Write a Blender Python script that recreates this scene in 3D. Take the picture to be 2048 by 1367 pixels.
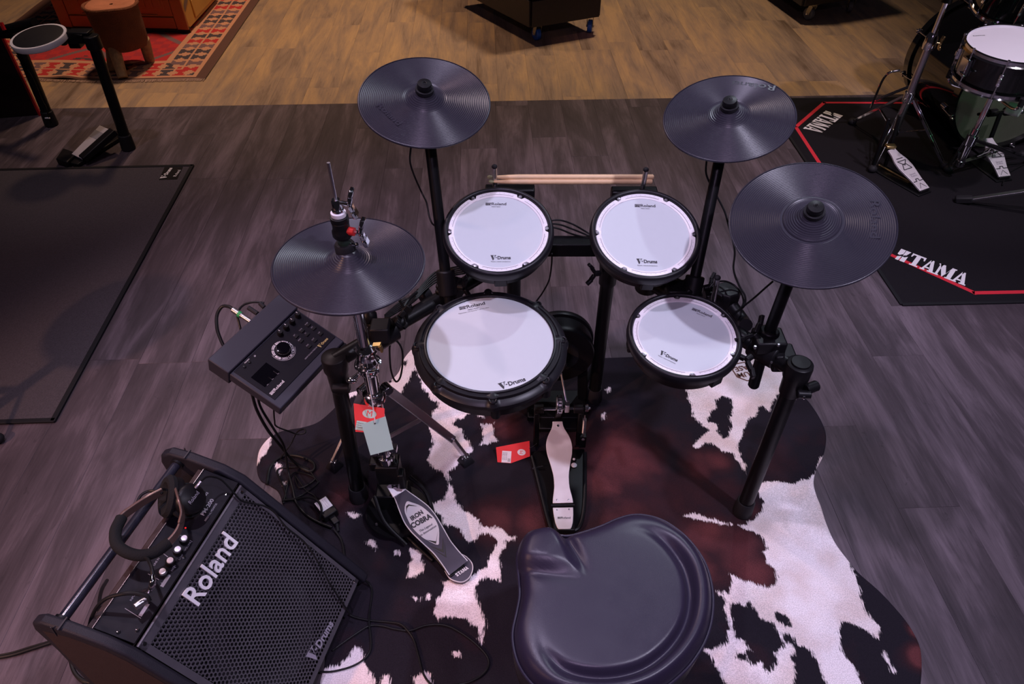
import bpy, bmesh, math, random
import numpy as np
from mathutils import Vector, Matrix, Euler
random.seed(7); np.random.seed(7)
S = bpy.context.scene
for o in list(bpy.data.objects): bpy.data.objects.remove(o)
COL = S.collection
# ---------------------------------------------------------------- camera, world, lights, exposure
FPX, PCX, PCY, CAMH = 1417.0, 1024.0, 683.5, 1.73
TH = math.atan(1333/1417)
cd = bpy.data.cameras.new('camera'); cam = bpy.data.objects.new('camera', cd); COL.objects.link(cam)
cd.sensor_width = 36; cd.lens = FPX/2048*36; cd.clip_start = .05; cd.clip_end = 60
cam.location = (0, 0, CAMH); cam.rotation_euler = (math.pi/2-TH, 0, 0); S.camera = cam
S.view_settings.view_transform = 'Standard'; S.view_settings.look = 'None'
S.view_settings.gamma = 1; S.view_settings.use_curve_mapping = False
S.view_settings.exposure = 0.36
W = bpy.data.worlds.new('world'); S.world = W; W.use_nodes = True
W.node_tree.nodes['Background'].inputs[0].default_value = (.75, .62, .85, 1)
W.node_tree.nodes['Background'].inputs[1].default_value = .009
def spot(name, loc, tgt, power, col, angle=60, blend=.5, size=.06):
    l = bpy.data.lights.new(name, 'SPOT'); l.energy = power; l.color = col; l.spot_size = math.radians(angle)
    l.spot_blend = blend; l.shadow_soft_size = size
    o = bpy.data.objects.new(name, l); COL.objects.link(o); o.location = loc
    o.rotation_euler = (Vector(tgt)-Vector(loc)).to_track_quat('-Z', 'Y').to_euler(); return o
spot('stage_or_fill_spot', (-.55, 1.25, 3.4), (.1, 1.2, 0), 100, (.80, .70, 1.0), 75, .7)           # overhead lavender
spot('stage_or_fill_spot', (1.5, .2, 3.3), (.9, 1.0, 0), 165, (.80, .75, 1.0), 72, .8)             # right, slightly to the front
spot('stage_or_fill_spot', (-1.9, 3.6, 3.3), (.1, 1.6, .3), 85, (1.0, .76, .80), 60, .6)          # behind left, pinkish
spot('stage_or_fill_spot', (1.3, 3.4, 3.3), (.5, 1.3, .5), 85, (.78, .84, 1.0), 60, .6)           # behind right, cool
spot('stage_or_fill_spot', (2.5, 1.3, 1.1), (2.35, 3.1, .35), 6, (.15, 1.0, .4), 40, .6)           # green on the far kit
spot('stage_or_fill_spot', (2.4, 1.2, 3.4), (2.2, 2.7, .2), 130, (.95, .78, .98), 50, .8)
spot('stage_or_fill_spot', (2.3, 2.2, 3.3), (2.1, 3.0, .5), 105, (1.0, .86, 1.0), 28, .7)  # added fill spot, brightens the white snare head of the far kit
spot('stage_or_fill_spot', (-2.0, 2.5, 3.3), (-2.05, 3.25, 0), 40, (1.0, .84, .95), 32, .8)  # extra fill added to lift the silver pedal at the upper left
spot('stage_or_fill_spot', (-2.9, -.9, 2.4), (-1.15, .85, .1), 230, (1.0, .52, .38), 44, .6)         # warm, low, from the left
spot('stage_or_fill_spot', (-1.7, 1.6, 3.3), (-1.3, 1.3, 0), 50, (.95, .62, .72), 75, .8)
spot('shop_lamp', (-1.7, 5.0, 3.4), (-1.9, 5.1, 0), 240, (1.0, .64, .42), 88, .9, .15)
spot('shop_lamp', (1.0, 5.0, 3.4), (.6, 5.0, 0), 215, (1.0, .72, .50), 88, .9, .15)
spot('stage_or_fill_spot', (.9, 1.9, 3.3), (.95, 4.55, 0), 40, (1.0, .45, .62), 20, .8)              # pink spill on the oak floor
spot('stage_or_fill_spot', (-.2, -.9, 2.9), (.1, .9, .3), 70, (.85, .62, 1.0), 80, .8)              # front, purple
# ---------------------------------------------------------------- pixel <-> place helpers (photo 2048x1367)
sT, cT = math.sin(TH), math.cos(TH)
vF = Vector((0, cT, -sT)); vU = Vector((0, sT, cT)); vR = Vector((1, 0, 0)); vC = Vector((0, 0, CAMH))
def ray(x, y): return vF + vR*((x-PCX)/FPX) + vU*((PCY-y)/FPX)
def A(x, y, z=0.0):
    r = ray(x, y); return vC + r*((z-CAMH)/r.z)
def AY(x, y, Y):
    r = ray(x, y); return vC + r*(Y/r.y)
def AP(x, y, P, n):
    r = ray(x, y); n = Vector(n); return vC + r*((Vector(P)-vC).dot(n)/r.dot(n))
# ---------------------------------------------------------------- materials
MATS = {}
def mat(name, col=(.5,.5,.5), rough=.5, metal=0., noise=0., nscale=20., bump=0., bscale=200., spec=None, emit=None, coat=0., alpha=1., bdist=.002, trans=0.):
    if name in MATS: return MATS[name]
    m = bpy.data.materials.new(name); m.use_nodes = True; MATS[name] = m
    nt = m.node_tree; N = nt.nodes; L = nt.links; b = N['Principled BSDF']
    b.inputs['Base Color'].default_value = (*col, 1); b.inputs['Roughness'].default_value = rough; b.inputs['Metallic'].default_value = metal
    if spec is not None: b.inputs['Specular IOR Level'].default_value = spec
    if coat: b.inputs['Coat Weight'].default_value = coat; b.inputs['Coat Roughness'].default_value = .08
    if alpha < 1: b.inputs['Alpha'].default_value = alpha
    if trans: b.inputs['Transmission Weight'].default_value = trans
    if emit: b.inputs['Emission Color'].default_value = (*emit, 1); b.inputs['Emission Strength'].default_value = 1
    tc = N.new('ShaderNodeTexCoord')
    if noise is not None:
        nz = N.new('ShaderNodeTexNoise'); nz.inputs['Scale'].default_value = nscale; nz.inputs['Detail'].default_value = 4
        L.new(tc.outputs['Object'], nz.inputs['Vector'])
        rmp = N.new('ShaderNodeMapRange'); rmp.inputs[3].default_value = max(0.02, rough-.07); rmp.inputs[4].default_value = min(1, rough+.07)
        L.new(nz.outputs[0], rmp.inputs[0]); L.new(rmp.outputs[0], b.inputs['Roughness'])
        if noise > 0:
            mx = N.new('ShaderNodeMix'); mx.data_type = 'RGBA'
            mx.inputs[6].default_value = (*[c*(1-noise) for c in col], 1); mx.inputs[7].default_value = (*[min(1, c*(1+noise)) for c in col], 1)
            L.new(nz.outputs[0], mx.inputs[0]); L.new(mx.outputs[2], b.inputs['Base Color'])
    if bump:
        n2 = N.new('ShaderNodeTexNoise'); n2.inputs['Scale'].default_value = bscale; n2.inputs['Detail'].default_value = 3
        L.new(tc.outputs['Object'], n2.inputs['Vector'])
        bp = N.new('ShaderNodeBump'); bp.inputs['Strength'].default_value = bump; bp.inputs['Distance'].default_value = bdist
        L.new(n2.outputs[0], bp.inputs['Height']); L.new(bp.outputs[0], b.inputs['Normal'])
    return m
def plank_mat(name, dark, mid, light, rough, seed, streak=1.0, vary=.08):
    m = bpy.data.materials.new(name); m.use_nodes = True; MATS[name] = m
    nt = m.node_tree; N = nt.nodes; L = nt.links; b = N['Principled BSDF']
    tc = N.new('ShaderNodeTexCoord'); oi = N.new('ShaderNodeObjectInfo')
    off = N.new('ShaderNodeVectorMath'); off.operation = 'MULTIPLY_ADD'
    cmb = N.new('ShaderNodeCombineXYZ'); L.new(oi.outputs['Random'], cmb.inputs[0]); L.new(oi.outputs['Random'], cmb.inputs[1]); L.new(oi.outputs['Random'], cmb.inputs[2])
    L.new(cmb.outputs[0], off.inputs[0]); off.inputs[1].default_value = (37+seed, 53, 17); L.new(tc.outputs['Object'], off.inputs[2])
    def noise(scl, scale, detail, rough_=.6, dist=0.):
        mp = N.new('ShaderNodeMapping'); mp.inputs['Scale'].default_value = scl; L.new(off.outputs[0], mp.inputs[0])
        n = N.new('ShaderNodeTexNoise'); n.inputs['Scale'].default_value = scale; n.inputs['Detail'].default_value = detail
        n.inputs['Roughness'].default_value = rough_; n.inputs['Distortion'].default_value = dist
        L.new(mp.outputs[0], n.inputs['Vector']); return n
    big = noise((6, 1.0, 1), 1.6, 4, .6, .6)
    fine = noise((60, 3, 1), 2.2, 6, .7)
    crk = noise((14, 5, 1), 3.0, 6, .75, 1.5)
    add = N.new('ShaderNodeMath'); add.operation = 'MULTIPLY_ADD'; add.inputs[1].default_value = .35*streak
    L.new(fine.outputs[0], add.inputs[0]); L.new(big.outputs[0], add.inputs[2])
    ad2 = N.new('ShaderNodeMath'); ad2.operation = 'MULTIPLY_ADD'; ad2.inputs[1].default_value = vary
    L.new(oi.outputs['Random'], ad2.inputs[0]); L.new(add.outputs[0], ad2.inputs[2])
    cr = N.new('ShaderNodeValToRGB'); e = cr.color_ramp.elements
    e[0].position = .45; e[0].color = (*dark, 1); e[1].position = .98; e[1].color = (*light, 1)
    k = cr.color_ramp.elements.new(.70); k.color = (*mid, 1)
    L.new(ad2.outputs[0], cr.inputs[0])
    kn = N.new('ShaderNodeMapRange'); kn.inputs[1].default_value = .28; kn.inputs[2].default_value = .40; kn.inputs[3].default_value = .55; kn.inputs[4].default_value = 1
    L.new(crk.outputs[0], kn.inputs[0])
    mu = N.new('ShaderNodeMix'); mu.data_type = 'RGBA'; mu.blend_type = 'MULTIPLY'; mu.inputs[0].default_value = 1
    L.new(cr.outputs[0], mu.inputs[6]); L.new(kn.outputs[0], mu.inputs[7]); L.new(mu.outputs[2], b.inputs['Base Color'])
    bp = N.new('ShaderNodeBump'); bp.inputs['Strength'].default_value = .35; bp.inputs['Distance'].default_value = .0015
    L.new(fine.outputs[0], bp.inputs['Height']); L.new(bp.outputs[0], b.inputs['Normal'])
    b.inputs['Roughness'].default_value = rough; b.inputs['Specular IOR Level'].default_value = .35
    return m
M_grey = plank_mat('grey_vinyl_plank', (.029,.021,.026), (.061,.046,.056), (.155,.119,.144), .55, 0)
M_oak = plank_mat('oak_plank', (.105,.068,.046), (.26,.187,.137), (.43,.285,.155), .5, 9, 1.2, .15)
M_sub = mat('sub_floor', (.03,.025,.025), .9)
M_blk = mat('black_powder_coat', (.006,.006,.007), .38, 0, .1, 30, .1, 500, spec=0.22)
M_blkp = mat('black_plastic', (.008,.0075,.009), .42, 0, .1, 30, .05, 400, spec=0.22)
M_rub = mat('black_rubber', (.016,.015,.018), .62, 0, .1, 30, .15, 300, spec=0.22)
M_hoop = mat('rubber_hoop', (.009,.008,.011), .38, 0, .05, 30, spec=0.35)
M_cym = mat('cymbal_rubber', (.029,.026,.038), .34, 0, .08, 12, spec=0.35)
M_chrome = mat('chrome', (.75,.75,.78), .10, 1, 0, 8)
M_chromd = mat('satin_chrome', (.62,.60,.64), .32, 1, 0, 8)
M_brass = mat('brass', (.7,.5,.2), .3, 1, .1)
M_head = mat('mesh_head', (.56,.60,.64), .6, 0, .02, 60, .2, 1500, bdist=.0005)
M_whoop = mat('white_rim', (.86,.82,.86), .4, 0, .02)
M_gap = mat('dark_gap', (.25,.24,.27), .7)
M_ink = mat('dark_ink', (.03,.027,.035), .6)
M_white = mat('white_print', (.75,.73,.76), .5)
M_greyp = mat('grey_print', (.30,.28,.33), .5)
M_goldp = mat('gold_print', (.45,.36,.14), .4)
M_felt = mat('white_felt', (.75,.70,.70), .9)
M_red = mat('red_card', (.72,.012,.012), .5, 0, .05)
M_redp = mat('red_plastic', (.6,.02,.02), .4)
M_mint = mat('pale_green_card', (.42,.60,.55), .6, 0, .04)
M_stick = mat('hickory', (.78,.52,.30), .45, 0, .12, 40)
M_tip = mat('green_grey_wood', (.30,.30,.16), .5)
M_alu = mat('brushed_aluminium', (.88,.84,.88), .38, .25, .06, 60)
M_ped = mat('pedal_purple_grey', (.07,.06,.085), .42, .4, .05)
M_pedb = mat('pedal_bronze', (.055,.05,.045), .4, .5, .05)
M_alul = mat('silver_lettering', (.88,.86,.88), .4, 0)
M_silv = mat('silver_plate', (.66,.62,.66), .40, .3, .03)
M_leat = mat('black_leatherette', (.024,.018,.038), .36, 0, .05, 30, .35, 900, bdist=.0005)
M_side = mat('throne_side_vinyl', (.03,.027,.034), .45, 0, .1, 30, .4, 300, spec=0.22)
M_mod = mat('module_grey', (.028,.028,.042), .5, 0, .05, 60, .2, 900, bdist=.0004, spec=0.3)
M_modp = mat('module_panel', (.006,.005,.009), .5, 0, .05, 60, spec=0.15)
M_glass = mat('dark_screen', (.003,.003,.005), .08)
M_ampb = mat('amp_cheek_plastic', (.018,.017,.024), .5, 0, .1, 60, .3, 700, spec=0.22)
M_ampc = mat('amp_cabinet', (.045,.030,.030), .7, 0, .15, 60, .3, 400, spec=0.22)
M_grill = mat('perforated_steel', (.14,.13,.15), .36, .5, .08, 40)
M_cone = mat('speaker_cone', (.02,.018,.022), .6, spec=0.22)
M_tube = mat('blue_black_tube', (.020,.020,.032), .22, 0, .05, coat=.5)
M_foam = mat('foam_pad', (.012,.012,.013), .95, 0, .1, 60, .5, 300, spec=0.22)
M_bronz = mat('bronze_plastic', (.16,.10,.085), .3, .4, .05)
M_cable = mat('black_cable', (.010,.010,.011), .42, 0, 0, spec=0.2)
M_led = mat('red_led', (.5,.01,.01), .4, emit=(1,.02,.02))
M_label = mat('paper_label', (.70,.70,.74), .6, 0, .05)
M_gold = mat('gold_metal', (.65,.48,.22), .3, 1, .1)
M_carp = mat('grey_carpet', (.075,.066,.075), .95, 0, .45, 260, .8, 500, bdist=.004, spec=0.1)
M_carb = mat('carpet_binding', (.008,.008,.010), .7, 0, .2, 200, spec=0.22)
M_tmat = mat('black_needle_felt', (.011,.0095,.012), .92, 0, .3, 200, .6, 500, bdist=.003, spec=0.1)
M_redl = mat('red_stripe', (.55,.012,.03), .8, 0, .1, 200)
M_pine = mat('pine', (.48,.18,.055), .5, 0, .25, 6)
M_pine2 = mat('pine_side', (.62,.33,.07), .5, 0, .2, 6)
M_steelp = mat('corner_iron', (.25,.22,.22), .4, .8)
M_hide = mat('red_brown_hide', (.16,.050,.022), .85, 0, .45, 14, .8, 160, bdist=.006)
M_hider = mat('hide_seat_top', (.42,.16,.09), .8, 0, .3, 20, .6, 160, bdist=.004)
M_bark = mat('birch_leg', (.38,.24,.13), .8, 0, .5, 40, .8, 80, bdist=.006)
M_crate = mat('black_stained_wood', (.012,.009,.010), .5, 0, .35, 12, .3, 60)
M_blue = mat('blue_wheel', (.01,.09,.38), .45)
M_greyw = mat('grey_wheel', (.12,.13,.13), .45)
M_zinc = mat('zinc_plate', (.45,.42,.30), .35, .8, .1)
M_lacq = mat('black_lacquer', (.006,.006,.007), .06, 0, 0, coat=.6)
M_skin = mat('white_drum_skin', (.80,.76,.84), .5, 0, .02)
M_clear = mat('clear_drum_skin', (.16,.19,.13), .25, 0, .05, alpha=.62)
M_dkred = mat('dark_case', (.016,.006,.007), .4)
M_redtrim = mat('red_trim', (.45,.008,.015), .45)
M_brown = mat('brown_print', (.16,.07,.05), .9)
M_fringe = mat('fringe_yarn', (.36,.24,.19), .95, 0, .3, 60)
# ---------------------------------------------------------------- mesh helpers
class MB:
    def __init__(s): s.v = []; s.f = []
    def add(s, v, f):
        n = len(s.v); s.v += [Vector(p) for p in v]; s.f += [tuple(i+n for i in q) for q in f]; return s
    def box(s, c, d, R=None):
        x, y, z = [k/2 for k in d]; c = Vector(c)
        v = [Vector(p) for p in ((-x,-y,-z),(x,-y,-z),(x,y,-z),(-x,y,-z),(-x,-y,z),(x,-y,z),(x,y,z),(-x,y,z))]
        if R: v = [R @ p for p in v]
        return s.add([p+c for p in v], [(0,3,2,1),(4,5,6,7),(0,1,5,4),(1,2,6,5),(2,3,7,6),(3,0,4,7)])
    def beam(s, p0, p1, w, h, up=(0,0,1)):
        p0, p1 = Vector(p0), Vector(p1); a = (p1-p0).normalized(); u = Vector(up)
        sd = a.cross(u).normalized(); u = sd.cross(a).normalized()
        R = Matrix((sd, a, u)).transposed()
        return s.box((p0+p1)/2, (w, (p1-p0).length, h), R)
    def rings(s, rings, close_ends=True, loop=True):
        m = len(rings[0]); v = [p for r in rings for p in r]; f = []
        for i in range(len(rings)-1):
            for j in range(m if loop else m-1):
                k = (j+1) % m; f.append((i*m+j, i*m+k, (i+1)*m+k, (i+1)*m+j))
        if close_ends: f.append(tuple(range(m-1, -1, -1))); f.append(tuple((len(rings)-1)*m+j for j in range(m)))
        return s.add(v, f)
    def cyl(s, p0, p1, r0, r1=None, n=24):
        if r1 is None: r1 = r0
        p0, p1 = Vector(p0), Vector(p1); a = (p1-p0).normalized()
        u = a.orthogonal().normalized(); w = a.cross(u)
        ci = [u*math.cos(2*math.pi*k/n)+w*math.sin(2*math.pi*k/n) for k in range(n)]
        return s.rings([[p0+c*r0 for c in ci], [p1+c*r1 for c in ci]])
    def tube(s, pts, r, n=10, smooth=True, sub=6):
        P = [Vector(p) for p in pts]
        if smooth and len(P) > 2:
            Q = []; E = [P[0]*2-P[1]]+P+[P[-1]*2-P[-2]]
            for i in range(1, len(E)-2):
                for k in range(sub):
                    t = k/sub; a, b, c, d = E[i-1], E[i], E[i+1], E[i+2]
                    Q.append(.5*((2*b)+(c-a)*t+(2*a-5*b+4*c-d)*t*t+(3*b-a-3*c+d)*t**3))
            Q.append(P[-1]); P = Q
        rings = []; u = None
        for i, p in enumerate(P):
            t = (P[min(i+1, len(P)-1)]-P[max(i-1, 0)])
            if t.length < 1e-9: t = Vector((0,0,1))
            t.normalize()
            if u is None: u = t.orthogonal().normalized()
            u = (u-t*u.dot(t))
            if u.length < 1e-6: u = t.orthogonal()
            u.normalize(); w = t.cross(u)
            rr = r(i/(len(P)-1)) if callable(r) else r
            rings.append([p+(u*math.cos(2*math.pi*k/n)+w*math.sin(2*math.pi*k/n))*rr for k in range(n)])
        return s.rings(rings)
    def lathe(s, prof, n=48, M=None, cap=False):
        M = M or Matrix()
        rings = [[M @ Vector((r*math.cos(2*math.pi*k/n), r*math.sin(2*math.pi*k/n), z)) for k in range(n)] for r, z in prof]
        return s.rings(rings, cap)
    def prism(s, poly, z0, z1, M=None):
        M = M or Matrix(); n = len(poly)
        v = [M @ Vector((x, y, z0)) for x, y in poly]+[M @ Vector((x, y, z1)) for x, y in poly]
        f = [tuple(range(n-1, -1, -1)), tuple(range(n, 2*n))]+[(i, (i+1) % n, (i+1) % n+n, i+n) for i in range(n)]
        return s.add(v, f)
    def flat(s, poly, z=0, M=None):
        M = M or Matrix(); return s.add([M @ Vector((x, y, z)) for x, y in poly], [tuple(range(len(poly)))])
    def ball(s, c, r, n=16, sq=(1,1,1)):
        c = Vector(c); m = n//2; rings = []
        for i in range(1, m):
            a = math.pi*i/m
            rings.append([c+Vector((sq[0]*r*math.sin(a)*math.cos(2*math.pi*k/n), sq[1]*r*math.sin(a)*math.sin(2*math.pi*k/n), -sq[2]*r*math.cos(a))) for k in range(n)])
        return s.rings(rings)
def xf(M, *p): return M @ Vector(p)
def frame(P, n, xdir=None):
    n = Vector(n).normalized(); x = Vector(xdir) if xdir is not None else Vector((1,0,0))
    if abs(x.normalized().dot(n)) > .97: x = Vector((0,0,1)) if abs(n.z) < .8 else Vector((0,1,0))
    x = (x-n*x.dot(n)).normalized(); y = n.cross(x)
    M = Matrix((x, y, n)).transposed().to_4x4(); M.translation = Vector(P); return M
def thing(name, label, cat, loc=(0,0,0), group=None, M=None, kind=None):
    o = bpy.data.objects.new(name, None); COL.objects.link(o); o.empty_display_size = .05
    o.matrix_world = M if M is not None else Matrix.Translation(Vector(loc))
    o['label'] = label; o['category'] = cat
    if group: o['group'] = group
    o['_m'] = 1; o_m[o.name] = (M.copy() if M is not None else Matrix.Translation(Vector(loc))); del o['_m']
    return o
o_m = {}
def tag(o, label=None, cat=None, group=None, kind=None):
    if label: o['label'] = label
    if cat: o['category'] = cat
    if group: o['group'] = group
    if kind: o['kind'] = kind
    return o
def part(name, mb, m, parent=None, local=False, bevel=0, smooth=35, label=None, kind=None, seg=2, origin=None):
    """one mesh object; mb is in world coordinates unless local=True (then in its thing's frame)"""
    root = parent
    while root is not None and root.parent is not None: root = root.parent
    v = mb.v
    if origin is not None: v = [p-Vector(origin) for p in v]
    elif root is not None and not local:
        Mi = o_m[root.name].inverted() if root.name in o_m else Matrix(); v = [Mi @ p for p in v]
    me = bpy.data.meshes.new(name); me.from_pydata([tuple(p) for p in v], [], mb.f)
    bm = bmesh.new(); bm.from_mesh(me); bmesh.ops.recalc_face_normals(bm, faces=bm.faces[:]); bm.to_mesh(me); bm.free()
    if smooth:
        me.polygons.foreach_set('use_smooth', [True]*len(me.polygons)); me.set_sharp_from_angle(angle=math.radians(smooth))
    me.materials.append(m)
    o = bpy.data.objects.new(name, me); COL.objects.link(o)
    if origin is not None: o.location = origin
    if parent is not None: o.parent = parent
    if parent is None or root is None: o_m[o.name] = Matrix.Translation(Vector(origin)) if origin is not None else Matrix()
    if bevel:
        b = o.modifiers.new('bevel', 'BEVEL'); b.width = bevel; b.segments = seg; b.limit_method = 'ANGLE'; b.angle_limit = math.radians(40)
    if label: o['label'] = label
    if kind: o['kind'] = kind
    return o
def flatpart(name, mb, m, parent=None, **k): return part(name, mb, m, parent, smooth=0, **k)
def copy_tree(o, parent=None):
    c = o.copy(); COL.objects.link(c)
    if parent is not None: c.parent = parent
    else: o_m[c.name] = c.matrix_world.copy()
    for ch in list(o.children): copy_tree(ch, c)
    return c
# ---- lettering -----------------------------------------------------------------------------
def text_mb(body, size, M, bold=0, shear=0, align='CENTER', spacing=1.0, width=None, lift=.0006, thick=0., sx=1.):
    cu = bpy.data.curves.new('t', 'FONT'); cu.body = body; cu.size = size; cu.shear = shear; cu.offset = bold
    cu.align_x = align; cu.align_y = 'CENTER'; cu.space_character = spacing; cu.extrude = thick/2; cu.resolution_u = 3
    ob = bpy.data.objects.new('t', cu); COL.objects.link(ob)
    dg = bpy.context.evaluated_depsgraph_get(); me = bpy.data.meshes.new_from_object(ob.evaluated_get(dg))
    vs = [v.co.copy() for v in me.vertices]; fs = [tuple(p.vertices) for p in me.polygons]
    bpy.data.objects.remove(ob); bpy.data.meshes.remove(me); bpy.data.curves.remove(cu)
    if width and vs:
        x0 = min(v.x for v in vs); x1 = max(v.x for v in vs); sx = width/(x1-x0)
    mb = MB(); mb.add([M @ Vector((v.x*sx, v.y, v.z+lift)) for v in vs], fs); return mb
def merge(*ms):
    r = MB()
    for m in ms: r.add(m.v, m.f)
    return r
def logo_mark(M, h, lift=.0006):
    """the boxed arrow mark that stands before the maker's wordmark"""
    mb = MB(); w = h*1.7; t = h*.10
    def bar(x0, y0, x1, y1): mb.add([M @ Vector((x, y, lift)) for x, y in ((x0,y0),(x1,y0),(x1,y1),(x0,y1))], [(0,1,2,3)])
    for k, (a, b) in enumerate(((-.5,.5),(-.30,.30),(-.1,.1))):
        bar(-w/2+(.5-b)*h*.9, b*h-t, w/2-(.5-b)*h*.2, b*h)
        bar(-w/2+(.5-b)*h*.9, a*h, w/2-(.5-b)*h*1.2, a*h+t)
    for k in range(3): bar(-w/2+k*h*.18, -.5*h, -w/2+k*h*.18+t, .5*h)
    bar(w/2-t, -.05*h, w/2, .5*h)
    bar(w/2-h*.5, -.5*h, w/2-h*.3, -.1*h)
    return mb
def V(M, x, y): return M @ Matrix.Translation((x, y, 0))
def maker_logo(M, width):
    """boxed mark + the wordmark, centred on M, total width given"""
    h = width*.155
    return merge(logo_mark(V(M, -width*.36, 0), h), text_mb('Roland', h*1.45, V(M, width*.14, 0), bold=h*.02, width=width*.70))
def vdrums(M, width):
    a = MB(); h = width*.26; L = .0006
    xs = -width/2
    # V with heavy left stroke and slab serifs
    def pl(pts): a.add([M @ Vector((xs+x*h, (y-.5)*h, L)) for x, y in pts], [tuple(range(len(pts)))])
    pl([(0,1.05),(.62,1.05),(.62,.95),(.46,.95),(.66,.25),(.52,-.1),(.42,-.1),(.08,.9)])
    pl([(.66,.25),(.86,.95),(.72,.95),(.72,1.05),(1.08,1.05),(1.08,.95),(.97,.95),(.52,-.1)])
    pl([(.95,.42),(1.22,.42),(1.22,.56),(.95,.56)])
    t = text_mb('Drums', h*.98, V(M, h*.62, -h*.06), bold=h*.035, width=width*.64)
    sl = MB()
    return merge(a, t)
def tama(M, width, h):
    """heavy slab lettering: star mark T A M A"""
    mb = MB(); L = .0008
    def pl(pts, x0, w): mb.add([M @ Vector((x0+x*w, (y-.5)*h, L)) for x, y in pts], [tuple(range(len(pts)))])
    u = width/5.0; x = -width/2
    pl([(0,1),(.45,1),(.45,.62),(.2,.45),(0,.5)], x, u*.8); pl([(.5,1),(.95,1),(.75,.62),(.5,.5)], x, u*.8)
    pl([(.1,0),(.4,0),(.45,.42),(.12,.30)], x, u*.8); pl([(.5,0),(.95,0),(.95,.55),(.7,.4),(.52,.42)], x, u*.8)
    x += u*.9
    pl([(0,1),(1,1),(1,.68),(.92,.68),(.85,.88),(.15,.88),(.08,.68),(0,.68)], x, u); pl([(.34,.88),(.66,.88),(.66,.10),(.80,.10),(.80,0),(.20,0),(.20,.10),(.34,.10)], x, u)
    def Ac(x):
        pl([(.02,0),(.36,0),(.36,.10),(.28,.10),(.33,.30),(.52,1),(.40,1),(.12,.10),(.02,.10)], x, u)
        pl([(.40,1),(.62,1),(.92,.10),(1.0,.10),(1.0,0),(.54,0),(.54,.10),(.64,.10),(.58,.30)], x, u)
        pl([(.30,.22),(.62,.22),(.60,.34),(.33,.34)], x, u)
    Ac(x+u*.95)
    xm = x+u*1.95; w = u*1.25
    pl([(0,0),(.26,0),(.26,.10),(.20,.10),(.20,.90),(.26,1),(.0,1),(.0,.90),(.07,.90),(.07,.10),(0,.10)], xm, w)
    pl([(.07,1),(.36,1),(.58,.35),(.46,0)], xm, w); pl([(.58,.35),(.74,1),(1.0,1),(1.0,.90),(.94,.90),(.94,.10),(1.0,.10),(1.0,0),(.62,0),(.62,.10),(.70,.10),(.70,.75),(.50,.02)], xm, w)
    Ac(xm+w*.98)
    return mb
def smooth_poly(P, k=4):
    n = len(P); out = []
    for i in range(n):
        a, b, c, d = P[i-1], P[i], P[(i+1) % n], P[(i+2) % n]
        for j in range(k):
            t = j/k
            out.append(tuple(.5*(2*b[q]+(c[q]-a[q])*t+(2*a[q]-5*b[q]+4*c[q]-d[q])*t*t+(3*b[q]-a[q]-3*c[q]+d[q])*t**3) for q in range(len(b))))
    return out
def cable(name, label, pts, r=.0028, m=None, group=None, cat='cable', sub=7):
    mb = MB().tube(pts, r, 8, True, sub)
    o = part(name, mb, m or M_cable, None, origin=pts[0])
    return tag(o, label, cat, group)
# ================================================================= SETTING: plank floors
ANG = math.radians(2.2); cA, sA = math.cos(ANG), math.sin(ANG)
def uv2w(u, v, z=0): return Vector((u*cA-v*sA, u*sA+v*cA, z))
BORD = 3.80; PW = .182
MROT = Matrix.Rotation(ANG, 4, 'Z')
def plank_mesh(name, w, l, h=.008):
    g = .00015; b = .0006
    x, y = w/2-g, l/2-g
    v = [(-x,-y,-h),(x,-y,-h),(x,y,-h),(-x,y,-h),(-x,-y,-b),(x,-y,-b),(x,y,-b),(-x,y,-b),(-x+b,-y+b,0),(x-b,-y+b,0),(x-b,y-b,0),(-x+b,y-b,0)]
    f = [(0,3,2,1)]+[(i,(i+1)%4,(i+1)%4+4,i+4) for i in range(4)]+[(i+4,(i+1)%4+4,(i+1)%4+8,i+8) for i in range(4)]+[(8,9,10,11)]
    me = bpy.data.meshes.new(name); me.from_pydata(v, [], f); return me
def plank_field(root, M, u0, u1, v0, v1, ubase, length, joint):
    cache = {}; k0 = math.floor((u0-ubase)/PW); k1 = math.ceil((u1-ubase)/PW)
    for k in range(k0, k1):
        uc = ubase+(k+.5)*PW; j = joint(k) % length; v = v0
        cuts = [v0]; c = j
        while c > v0: c -= length
        while c < v1:
            if c > v0+.02 and c < v1-.02: cuts.append(c)
            c += length
        cuts.append(v1)
        for a, b in zip(cuts[:-1], cuts[1:]):
            key = round(b-a, 3)
            if key not in cache:
                me = plank_mesh('plank', PW, b-a); me.materials.append(M); cache[key] = me
            o = bpy.data.objects.new('plank', cache[key]); COL.objects.link(o); o.parent = root
            o.location = uv2w(uc, (a+b)/2, 0); o.rotation_euler = (0, 0, ANG)
def slab(name, u0, u1, v0, v1, z0, z1):
    mb = MB(); q = [uv2w(u0,v0),uv2w(u1,v0),uv2w(u1,v1),uv2w(u0,v1)]
    mb.prism([(p.x, p.y) for p in q], z0, z1); o = part(name, mb, M_sub, None, smooth=0); o['kind'] = 'structure'; return o
fl = slab('floor', -3.6, 3.9, -.3, BORD, -.03, -.0085); tag(fl, 'dark grey vinyl plank floor under the drum kits')
rg = random.Random(3); JO = {0: 1.104, 1: 1.717, -1: 1.41, -13: 1.778, -12: 1.43+.35, -11: 1.43, -3: 2.9, 2: 3.2}
plank_field(fl, M_grey, -3.6, 3.9, -.3, BORD, 1.143, 1.22, lambda k: JO.get(k, rg.random()*1.22))
f2 = slab('floor', -4.8, 4.8, BORD, 7.4, -.03, -.0085); tag(f2, 'light brown oak-look plank floor behind the grey floor')
rg2 = random.Random(11)
plank_field(f2, M_oak, -4.8, 4.8, BORD, 7.4, .98, 1.0, lambda k: rg2.random()*1.0)
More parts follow.
